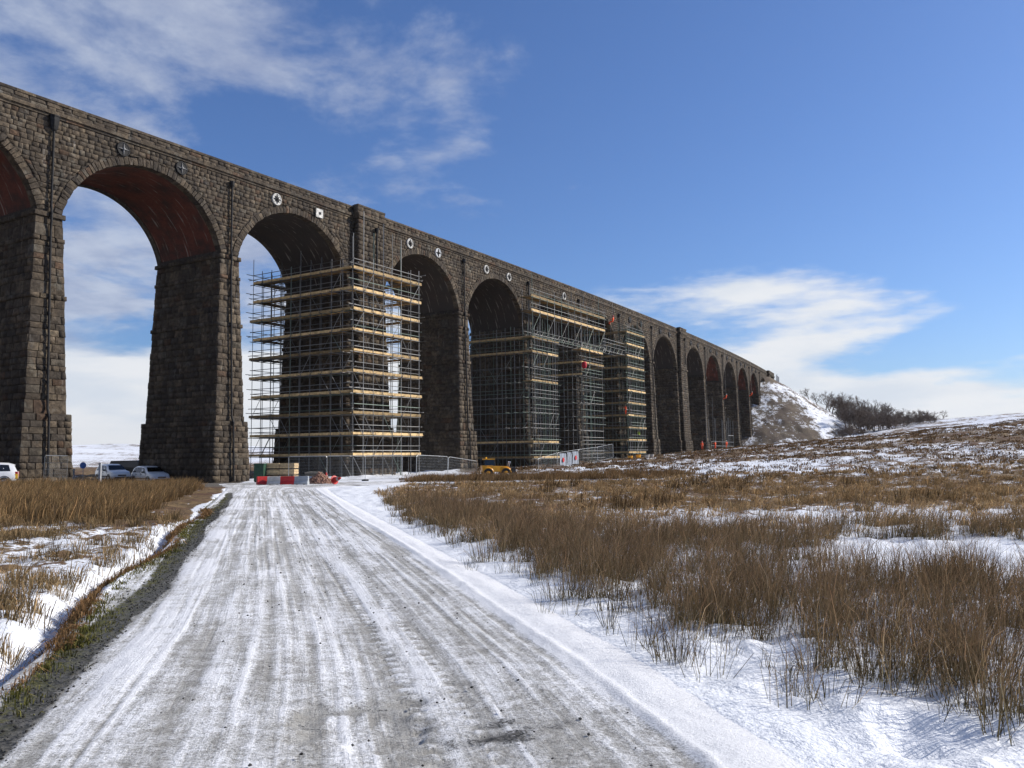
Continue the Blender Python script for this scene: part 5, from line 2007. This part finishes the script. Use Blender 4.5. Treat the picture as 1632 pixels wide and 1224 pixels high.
for _px, _Y, _pose, _lb in ((1118, 168, 'stand', 'worker in orange on the snow mound, left of the three on the ground'), (1139, 170, 'work', 'worker in orange standing inside the low scaffold frame'),
                            (1157, 172, 'stride', 'worker in orange right of the low scaffold frame')):
    _gp = gpos(_px, _Y)
    person(_gp, R(40) if _pose != 'stand' else R(200), _pose, _lb, M_HIVIS, M_HIVIS, M_WHITE if _px != 1118 else M_RED)
person(vp(94.1, 2.2, LIFTS_B[3] + 0.6 + 0.15), R(60), 'work', 'worker in orange on a middle lift of the farthest tall scaffold', M_HIVIS, M_HIVIS, M_WHITE)
person(vp(99.6, 2.2, LIFTS_B[1] + 0.6 + 0.15), R(150), 'stand', 'worker in a lime jacket low on the farthest tall scaffold', M_LIME, M_DARKC, M_WHITE)
_m = MB()
n_ = 12
prof = [(0.0, -0.05), (0.22, 0.0), (0.36, 0.25), (0.38, 0.7), (0.30, 0.9), (0.12, 0.98), (0.0, 1.0)]
_m.add([(math.cos(2 * math.pi * q / n_) * r_ * (1 + 0.1 * math.sin(q * 2.1)), math.sin(2 * math.pi * q / n_) * r_, z_) for r_, z_ in prof for q in range(n_)],
       [(j * n_ + q, j * n_ + (q + 1) % n_, (j + 1) * n_ + (q + 1) % n_, (j + 1) * n_ + q) for j in range(6) for q in range(n_)])
hb = empty('hoist_bag', vp(77.0, 3.0, 14.2))
tag(hb, 'red hoist bag hanging at the corner of the narrow scaffold', 'bag')
_m.build('bag', simple_mat('red canvas', (0.42, 0.015, 0.03), 0.8), hb, smooth=True)
_m = MB()
_m.tube([(0, 0, 0.95), (0, 0, 2.35)], 0.02, 5)
_m.build('sling', M_TRIM, hb)


# ------------------------------------------------------------------ bare trees
M_BARK = simple_mat('winter bark', (0.15, 0.118, 0.098), 0.9, scale=4, spec=0.1)


def tree_mesh(seed, height, levels=5, spread=0.9, lean=0.0, stems=1, twig=0.012):
    rd = random.Random(seed)
    trunk, crown = MB(), MB()
    stop = [0]

    def grow(p, d, L, r_, lv, first):
        n_seg = 3 if lv > 1 else 2
        pts, rs = [p], [r_]
        q, dd = p.copy(), d.copy()
        for k in range(n_seg):
            dd = (dd + Vector((rd.gauss(0, .16), rd.gauss(0, .16), rd.gauss(0.04, .10))) + Vector((lean * 0.05, 0, 0))).normalized()
            q = q + dd * (L / n_seg)
            pts.append(q.copy())
            rs.append(max(r_ * (1 - 0.32 * (k + 1) / n_seg), twig * 0.5))
        (trunk if first else crown).tube(pts, rs, 5 if first else 3, cap=False)
        stop[0] += 1
        if lv == 0:
            return
        nb = rd.choice((3, 4)) if lv > 1 else rd.choice((4, 5))
        for b in range(nb):
            t = 1.0 if b == 0 else rd.uniform(0.35, 1.0)
            k = min(int(t * n_seg), n_seg - 1)
            pos = pts[k].lerp(pts[k + 1], t * n_seg - k)
            a = rd.uniform(0, 6.283)
            side = Vector((math.cos(a), math.sin(a), rd.uniform(-0.15, 0.5)))
            nd = (dd * (1.0 if b == 0 else 0.65) + side * spread * (0.35 if b == 0 else 0.9)).normalized()
            grow(pos, nd, L * rd.uniform(0.58, 0.78), max(r_ * (0.66 if b == 0 else 0.52), twig * 0.5), lv - 1, False)
    for s in range(stems):
        a = rd.uniform(0, 6.283)
        o = Vector((math.cos(a), math.sin(a), 0)) * (0.25 * (stems > 1))
        d0 = Vector((lean + o.x * 1.2, o.y * 1.2, 1)).normalized()
        grow(o + Vector((0, 0, -0.4)), d0, height * 0.30, height * 0.022 / (stems ** 0.5), levels, True)
    tm = mesh_obj('trunk', trunk.v, trunk.f, M_BARK, link=False)
    cm = mesh_obj('crown', crown.v, crown.f, M_BARK, link=False)
    return tm, cm, max(v[2] for v in crown.v)


TREES = [tree_mesh(11, 10, 5, 0.85, twig=0.03), tree_mesh(12, 10, 5, 1.0, twig=0.03), tree_mesh(17, 10, 5, 0.75, stems=2, twig=0.03), tree_mesh(14, 10, 5, 1.1, lean=-0.35, twig=0.03),
         tree_mesh(15, 6, 4, 1.3, stems=5, twig=0.03)]


def bare_tree(kind, p, h, rz, label, group, name='bare_tree', wide=1.0):
    tm, cm, top = TREES[kind]
    o = empty(name, p, rz)
    k = h / top
    o.scale = (k * wide, k * wide, k)
    obj_from('trunk', tm, o)
    obj_from('crown', cm, o)
    tag(o, label, 'tree' if name == 'bare_tree' else 'shrub', group)
    return o


def surf(x, y):
    """ground or embankment, whichever is higher"""
    X, Y = np.array([x], float), np.array([y], float)
    return max(float(ground_z(X, Y)[0]), float(emb_z(X, Y)[0]))


def tpos(px, Y):
    x = (px - 816) / 1360.0 * Y
    return Vector((x, Y, surf(x, Y) - 0.1))


def y2z(px, py, Y):
    hor = 727.4 + (px - 816) * math.sin(ROLL)
    return EYE + (hor - py) / 1360.0 * Y


_p = tpos(1290, 258)
bare_tree(3, _p, max(3.5, y2z(1284, 617, 258) - _p.z), 0.3, 'lone leaning bare tree on the embankment slope, apart from the wood', None)
_rt = random.Random(31)
CL = [(1303, 624, 256, 'slim bare tree between the lone leaning tree and the wood'), (1326, 626, 254, 'bare tree in front of the first two of the wood'),
      (1344, 630, 252, 'bare tree standing forward below the third tree of the wood'), (1361, 636, 250, 'bare tree standing forward below the fourth tree of the wood'),
      (1316, 622, 262, 'first bare tree of the wood, tallest beside the lone leaning tree'), (1334, 624, 266, 'broad bare tree second along the top of the wood'),
      (1352, 627, 258, 'bare tree third along the top of the wood'), (1368, 630, 266, 'bare tree fourth along the top of the wood'),
      (1384, 636, 256, 'bare tree fifth along the top of the wood'), (1400, 640, 264, 'bare tree sixth along the top of the wood'),
      (1416, 645, 256, 'bare tree seventh along the top of the wood'), (1433, 650, 262, 'bare tree eighth along the top of the wood'),
      (1450, 656, 254, 'bare tree third from the low right end of the wood'), (1465, 660, 258, 'bare tree second from the low right end of the wood'),
      (1479, 665, 252, 'last low bare tree at the right end of the wood')]
for _k, (_px, _py, _Y, _lb) in enumerate(CL):
    _p = tpos(_px, _Y)
    bare_tree(_k % 3, _p, max(4.0, y2z(_px, _py, _Y) - _p.z), _rt.uniform(0, 6), _lb, 'bare trees of the wood below the embankment', wide=1.0)
for _k in range(12):
    _px = 1322 + _k * 13.5 + _rt.uniform(-3, 3)
    _Y = _rt.uniform(268, 285)
    _p = tpos(_px, _Y)
    _top = np.interp(_px, [1320, 1380, 1440, 1485], [628, 636, 652, 668]) + _rt.uniform(-2, 4)
    bare_tree(_k % 3, _p, max(4.0, y2z(_px, _top, _Y) - _p.z), _rt.uniform(0, 6), 'bare tree in the back row of the wood below the embankment',
              'back row of the wood', wide=1.0)
for _k in range(26):
    _px = 1348 + _k * 5.5 + _rt.uniform(-2, 2)
    _Y = _rt.uniform(232, 252)
    _p = tpos(_px, _Y)
    _top = np.interp(_px, [1350, 1400, 1450, 1495], [648, 655, 664, 674])
    bare_tree(4 if _k % 2 else 2, _p, max(3.0, y2z(_px, _top, _Y) - _p.z), _rt.uniform(0, 6), 'dense bare shrub merging into the brown thicket before the wood',
              'thicket along the front of the wood', 'thicket_shrub', wide=1.3)
for _px, _py, _Y, _lb in ((1338, 678, 212, 'low bare shrub left of the pair before the embankment foot'), (1356, 675, 210, 'low bare shrub right of the pair before the embankment foot'),
                          (1372, 690, 206, 'smallest bare shrub beside the pair at the embankment foot')):
    _p = tpos(_px, _Y)
    bare_tree(4, _p, max(2.0, y2z(_px, _py, _Y) - _p.z), _rt.uniform(0, 6), _lb, 'bare shrubs at the embankment foot', 'bare_shrub', wide=1.3)
for _px, _py, _lb in ((1478, 663, 'tiny far tree on the skyline, left of three beyond the wood'), (1490, 666, 'tiny far tree on the skyline, middle of three beyond the wood'),
                      (1502, 664, 'tiny far tree on the skyline, right of three beyond the wood')):
    _p = tpos(_px, 430)
    bare_tree(1, _p, max(5.0, y2z(_px, _py, 430) - _p.z), _rt.uniform(0, 6), _lb, 'far trees on the skyline', wide=1.3)
# stub of fence at the top of the embankment
_fx = empty('rail_fence', vp(238, 1.2, 24.4))
tag(_fx, 'short post and rail fence at the top of the embankment', 'fence')
for _k in range(5):
    bar('post', vp(237 + _k * 1.6, 1.2, 23.6), vp(237 + _k * 1.6, 1.2, 26.0 + (0.5 if _k == 1 else 0)), 0.09, M_GREYP, _fx, Vector(_fx.location))
for _z in (25.0, 25.6):
    bar('rail', vp(236.8, 1.2, _z), vp(243.6, 1.2, _z), 0.05, M_GREYP, _fx, Vector(_fx.location))


# ------------------------------------------------------------------ rushes and grass
def mat_blade():
    m, g = new_mat('dry blades')
    t = g.attr('tint').outputs['Color']
    b = g.n('ShaderNodeBsdfDiffuse', inp={'Color': t, 'Roughness': 1.0})
    tr = g.n('ShaderNodeBsdfTranslucent', inp={'Color': t})
    mx = g.n('ShaderNodeMixShader', inp={0: 0.18, 1: b.outputs[0], 2: tr.outputs[0]})
    out = g.n('ShaderNodeOutputMaterial')
    m.node_tree.links.new(mx.outputs[0], out.inputs[0])
    return m


M_BLADE = mat_blade()
gr = np.random.default_rng(77)


def blades(name, base, hgt, lean, width, c0, c1, label, sink=0.03, droop=0.25):
    """base (n,3); lean (n,2) horizontal tip offset in metres; c0, c1 colours at foot and tip (n,3)"""
    n = len(base)
    a = gr.uniform(0, 2 * math.pi, n)
    w = np.stack([np.cos(a), np.sin(a), np.zeros(n)], 1) * (width / 2)[:, None]
    L3 = np.concatenate([lean, np.zeros((n, 1))], 1)
    up = np.stack([np.zeros(n), np.zeros(n), hgt], 1)
    b = base - np.array([0, 0, sink])
    mid = base + up * 0.58 + L3 * 0.36
    mid[:, :2] += gr.normal(0, 0.045, (n, 2)) * hgt[:, None]
    tip = base + up + L3
    tip[:, 2] -= droop * np.hypot(lean[:, 0], lean[:, 1])
    V = np.stack([b - w, b + w, mid - w * 0.8, mid + w * 0.8, tip], 1).reshape(-1, 3)
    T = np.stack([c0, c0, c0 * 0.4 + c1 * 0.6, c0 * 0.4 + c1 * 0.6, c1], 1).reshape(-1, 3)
    F = np.array([(0, 1, 3), (0, 3, 2), (2, 3, 4)])
    FF = (F[None] + (np.arange(n) * 5)[:, None, None]).reshape(-1, 3)
    o = mesh_obj(name, V, FF, M_BLADE, attrs={'tint': T})
    tag(o, label, 'grass', kind='stuff')
    return o


def clumps(cx_, cy_, per, rad, hgt, splay, width, foot, tip, name, label, hvar=0.32, jitter=0.36, wind=(0.06, 0.0), droop=0.25):
    """tufts of blades round the clump centres"""
    n = len(cx_)
    k = np.repeat(np.arange(n), per)
    N = len(k)
    a = gr.uniform(0, 2 * math.pi, N)
    r_ = np.sqrt(gr.uniform(0, 1, N)) * (rad[k] if np.ndim(rad) else rad)
    x = cx_[k] + np.cos(a) * r_
    y = cy_[k] + np.sin(a) * r_
    z = ground_z(x, y)
    h = (hgt[k] if np.ndim(hgt) else hgt) * (1 + hvar * gr.normal(0, 1, N).clip(-2, 1.5))
    sp = splay * h * gr.uniform(0.2, 1.2, N)
    broken = gr.uniform(0, 1, N) < 0.12
    sp = np.where(broken, sp * 2.4 + 0.1 * h, sp)
    h = np.where(broken, h * 0.6, h)
    a2 = a + gr.normal(0, 0.7, N)
    cw = gr.normal(0, 0.05, (n, 2))
    lean = np.stack([np.cos(a2) * sp + wind[0] * h * 2, np.sin(a2) * sp + wind[1] * h * 2], 1) + cw[k] * 2 * h[:, None]
    wd = (width[k] if np.ndim(width) else np.full(N, width)) * gr.uniform(0.7, 1.3, N)
    tone = (1 + 0.22 * gr.normal(0, 1, n))[k].clip(0.5, 1.6) * (1 + jitter * gr.normal(0, 1, N)).clip(0.35, 1.8)
    warm = gr.normal(0, 0.06, N)[:, None] * np.array([1, 0, -0.6])
    tone = np.where(gr.uniform(0, 1, N) < 0.13, tone * 1.7, tone)
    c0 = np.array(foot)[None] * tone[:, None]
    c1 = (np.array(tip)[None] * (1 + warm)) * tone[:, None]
    return blades(name, np.stack([x, y, z], 1), h, lean, wd, c0, c1, label, droop=droop)


def scatter(n, y0, y1, xlo, xhi, power=1.0):
    """points spread evenly over ground area between depth y0 and y1"""
    u = gr.uniform(0, 1, n)
    Y = y0 + (y1 - y0) * u ** power
    a, b = xlo(Y), xhi(Y)
    return a + (b - a) * gr.uniform(0, 1, n), Y


view_r = lambda Y: 0.63 * Y + 1.5
view_l = lambda Y: -0.63 * Y - 1.5

# tall dark rushes in the right foreground
_x, _y = scatter(11000, 4.6, 32, lambda Y: rush_edge(Y) - 0.3, view_r, 0.75)
_den = 1.6 * fbm(_x / 1.1, _y / 1.1, 3, 101, 0.8) + 0.24
_den = _den - 1.3 * np.exp(-(((_x - 7.6) / 2.6) ** 2 + ((_y - 12.8) / 1.7) ** 2)) - 0.6 * sstep(15, 20, _y) * sstep(1.5, 4.5, _x - rush_edge(_y)) - 0.25 * sstep(24, 31, _y)
_den = _den - 0.3 * np.exp(-((_x - rush_edge(_y)) / 0.4) ** 2)
_k = _den + gr.uniform(-0.12, 0.12, len(_x)) > 0.12
_x, _y = _x[_k], _y[_k]
print('rush clumps', len(_x))
_wd = 0.0048 + 0.00030 * np.maximum(_y - 8, 0)
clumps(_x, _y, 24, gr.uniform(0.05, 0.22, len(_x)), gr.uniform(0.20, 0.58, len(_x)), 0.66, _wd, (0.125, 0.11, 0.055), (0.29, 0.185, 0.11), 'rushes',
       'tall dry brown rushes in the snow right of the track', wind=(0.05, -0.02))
# stray stems in the snow strip along the track
_x, _y = scatter(46, 4.6, 24, lambda Y: rush_edge(Y) - 0.7, lambda Y: rush_edge(Y) + 0.3)
clumps(_x, _y, 14, 0.10, 0.20, 0.9, 0.0045, (0.07, 0.07, 0.03), (0.16, 0.11, 0.06), 'stray_stems', 'thin stray stems poking from the snow strip beside the track')
# tawny tussocks beyond the rushes
_x, _y = scatter(6800, 15, 62, lambda Y: np.maximum(rush_edge(Y), road_r(np.minimum(Y, 47)) + 1.2) + 0.2, view_r, 0.9)
_k = (fbm(_x / 3.2, _y / 3.2, 3, 111) + gr.uniform(-0.25, 0.25, len(_x)) > 0.03) & (sstep(13, 20, _y) > gr.uniform(0, 1, len(_x))) & \
     ~((abs(_x + 13) < 20) & (_y > 53))
_x, _y = _x[_k], _y[_k]
print('tussocks', len(_x))
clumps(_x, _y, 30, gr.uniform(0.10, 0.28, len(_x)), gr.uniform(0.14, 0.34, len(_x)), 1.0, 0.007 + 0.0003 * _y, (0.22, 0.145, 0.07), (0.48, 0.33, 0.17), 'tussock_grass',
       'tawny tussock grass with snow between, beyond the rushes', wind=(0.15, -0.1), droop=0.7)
_x, _y = scatter(420, 24, 58, lambda Y: rush_edge(Y) + 2.0, view_r, 1.0)
_k = fbm(_x / 6.0, _y / 5.0, 2, 113) > 0.2
_x, _y = _x[_k], _y[_k]
clumps(_x, _y, 44, gr.uniform(0.25, 0.6, len(_x)), gr.uniform(0.4, 0.62, len(_x)), 0.3, 0.006 + 0.0004 * _y, (0.08, 0.06, 0.03), (0.13, 0.075, 0.04), 'far_rushes',
       'scattered dark rush clumps in the tawny grass')
# left field: tufts in the snow, then a tall band of dead grass
_x, _y = scatter(1900, 5.0, 26, view_l, lambda Y: ditch_x(Y) - 0.12, 0.8)
_k = fbm(_x / 1.6, _y / 1.6, 3, 121) + gr.uniform(-0.3, 0.3, len(_x)) > 0.17
_x, _y = _x[_k], _y[_k]
clumps(_x, _y, 34, gr.uniform(0.08, 0.26, len(_x)), gr.uniform(0.12, 0.30, len(_x)), 0.8, 0.0055 + 0.0003 * _y, (0.16, 0.115, 0.058), (0.36, 0.25, 0.13), 'field_tufts',
       'yellow brown grass tufts in the snowy field left of the ditch', droop=0.5)
_x, _y = scatter(3600, 21, 50, view_l, lambda Y: np.minimum(ditch_x(Y) - 0.3, road_l(Y) - 2.2), 0.85)
_k = (sstep(20, 27, _y) > gr.uniform(0, 1, len(_x))) & (fbm(_x / 4.0, _y / 4.0, 2, 125) > -0.28)
_x, _y = _x[_k], _y[_k]
print('left band', len(_x))
clumps(_x, _y, 28, gr.uniform(0.2, 0.45, len(_x)), gr.uniform(0.34, 0.58, len(_x)), 0.4, 0.008 + 0.0003 * _y, (0.15, 0.10, 0.05), (0.29, 0.19, 0.092), 'dead_grass',
       'tall dead brown grass between the ditch and the parked cars', wind=(0.10, 0.0))
# ditch edge: brown fringe and moss
_y = np.sort(gr.uniform(4.5, 27, 330))
_x = ditch_x(_y) + gr.normal(0.19, 0.06, 330)
clumps(_x, _y, 34, gr.uniform(0.05, 0.11, 330), gr.uniform(0.05, 0.15, 330), 1.0, 0.006 + 0.0003 * _y, (0.13, 0.08, 0.04), (0.30, 0.175, 0.08), 'ditch_fringe',
       'reddish brown grass fringe on the bank of the ditch', droop=0.7)
# rough grass and heather on the far hillside
_x, _y = scatter(24000, 52, 190, lambda Y: np.maximum(np.interp(Y, _cy, _cx) + 5, -4), lambda Y: 0.64 * Y + 4, 0.8)
_k = (fbm(_x / 9.0, _y / 6.0, 3, 131) + 0.5 * fbm(_x / 1.8, _y / 1.8, 2, 133) + gr.uniform(-0.2, 0.2, len(_x)) > 0.0) & ~((_x < 6) & (_y < 62))
_x, _y = _x[_k], _y[_k]
print('hill tufts', len(_x))
clumps(_x, _y, 7, gr.uniform(0.15, 0.45, len(_x)), gr.uniform(0.12, 0.28, len(_x)), 0.8, 0.035 + 0.0004 * _y, (0.10, 0.064, 0.035), (0.25, 0.155, 0.082), 'hill_heather',
       'rough brown heather and grass dotting the snowy hillside', droop=0.5)

# strip of dead grass hiding the foot of the loader and the nearest scaffold
_x, _y = scatter(900, 58, 70, lambda Y: 0 * Y - 7.5, lambda Y: 0 * Y + 13)
clumps(_x, _y, 26, gr.uniform(0.2, 0.5, len(_x)), gr.uniform(0.3, 0.5, len(_x)), 0.5, 0.022, (0.14, 0.09, 0.045), (0.25, 0.155, 0.075), 'rough_grass',
       'strip of rough brown grass in front of the orange loader')

# moss and short grass along the bare gravel edge of the track
_y = 4.0 + 32 * gr.uniform(0, 1, 700) ** 1.3
_x = road_l(_y) + gr.normal(-0.30, 0.13, 700)
clumps(_x, _y, 16, 0.09, 0.035, 1.2, 0.006 + 0.0003 * _y, (0.07, 0.075, 0.022), (0.20, 0.18, 0.06), 'verge_moss', 'low mossy grass along the gravel edge of the track', droop=0.5)


def pebbles(name, x, y, size, label, dz=0.0):
    """small broken stones, one mesh"""
    n = len(x)
    base = np.array([(1, 0, 0), (-1, 0, 0), (0, 1, 0), (0, -1, 0), (0, 0, 0.7), (0, 0, -0.5)], float)
    V = base[None] * (size[:, None, None] * gr.uniform(0.6, 1.3, (n, 6, 1)))
    a = gr.uniform(0, 6.283, n)
    c, s_ = np.cos(a)[:, None], np.sin(a)[:, None]
    V = np.stack([V[:, :, 0] * c - V[:, :, 1] * s_, V[:, :, 0] * s_ + V[:, :, 1] * c, V[:, :, 2]], -1)
    z = base_z(x, y) + 0.02 + dz
    V = V + np.stack([x, y, z], 1)[:, None, :]
    F = np.array([(0, 2, 4), (2, 1, 4), (1, 3, 4), (3, 0, 4), (2, 0, 5), (1, 2, 5), (3, 1, 5), (0, 3, 5)])
    t = np.repeat(gr.uniform(0.03, 0.16, n), 6)
    o = mesh_obj(name, V.reshape(-1, 3), (F[None] + (np.arange(n) * 6)[:, None, None]).reshape(-1, 3), M_BLADE, attrs={'tint': np.stack([t, t * 0.97, t * 0.9], 1)})
    tag(o, label, 'gravel', kind='stuff')


_n = 2600
_y = 3.8 + 26 * gr.uniform(0, 1, _n) ** 1.6
_q = np.where(gr.uniform(0, 1, _n) < 0.86, gr.normal(0.01, 0.04, _n), gr.uniform(0.1, 1.08, _n))
_x = road_l(_y) + _q * (road_r(_y) - road_l(_y))
pebbles('loose_gravel', _x, _y, gr.uniform(0.003, 0.013, _n) * (1 + 0.03 * _y), 'loose dark gravel on the edge of the track and in its ruts')


# ------------------------------------------------------------------ the air
def build_haze():
    m = MB()
    m.box((-5200, -400, -40), (5200, 5200, 160))
    mat = bpy.data.materials.new('haze')
    mat.use_nodes = True
    g = NT(mat.node_tree)
    v = g.n('ShaderNodeVolumePrincipled', inp={'Color': (0.93, 0.96, 1.0, 1.0), 'Density': 0.00004, 'Anisotropy': 0.3})
    out = g.n('ShaderNodeOutputMaterial')
    mat.node_tree.links.new(v.outputs[0], out.inputs['Volume'])
    o = m.build('haze', mat)
    tag(o, 'thin winter haze over the moor', 'haze', kind='stuff')


build_haze()
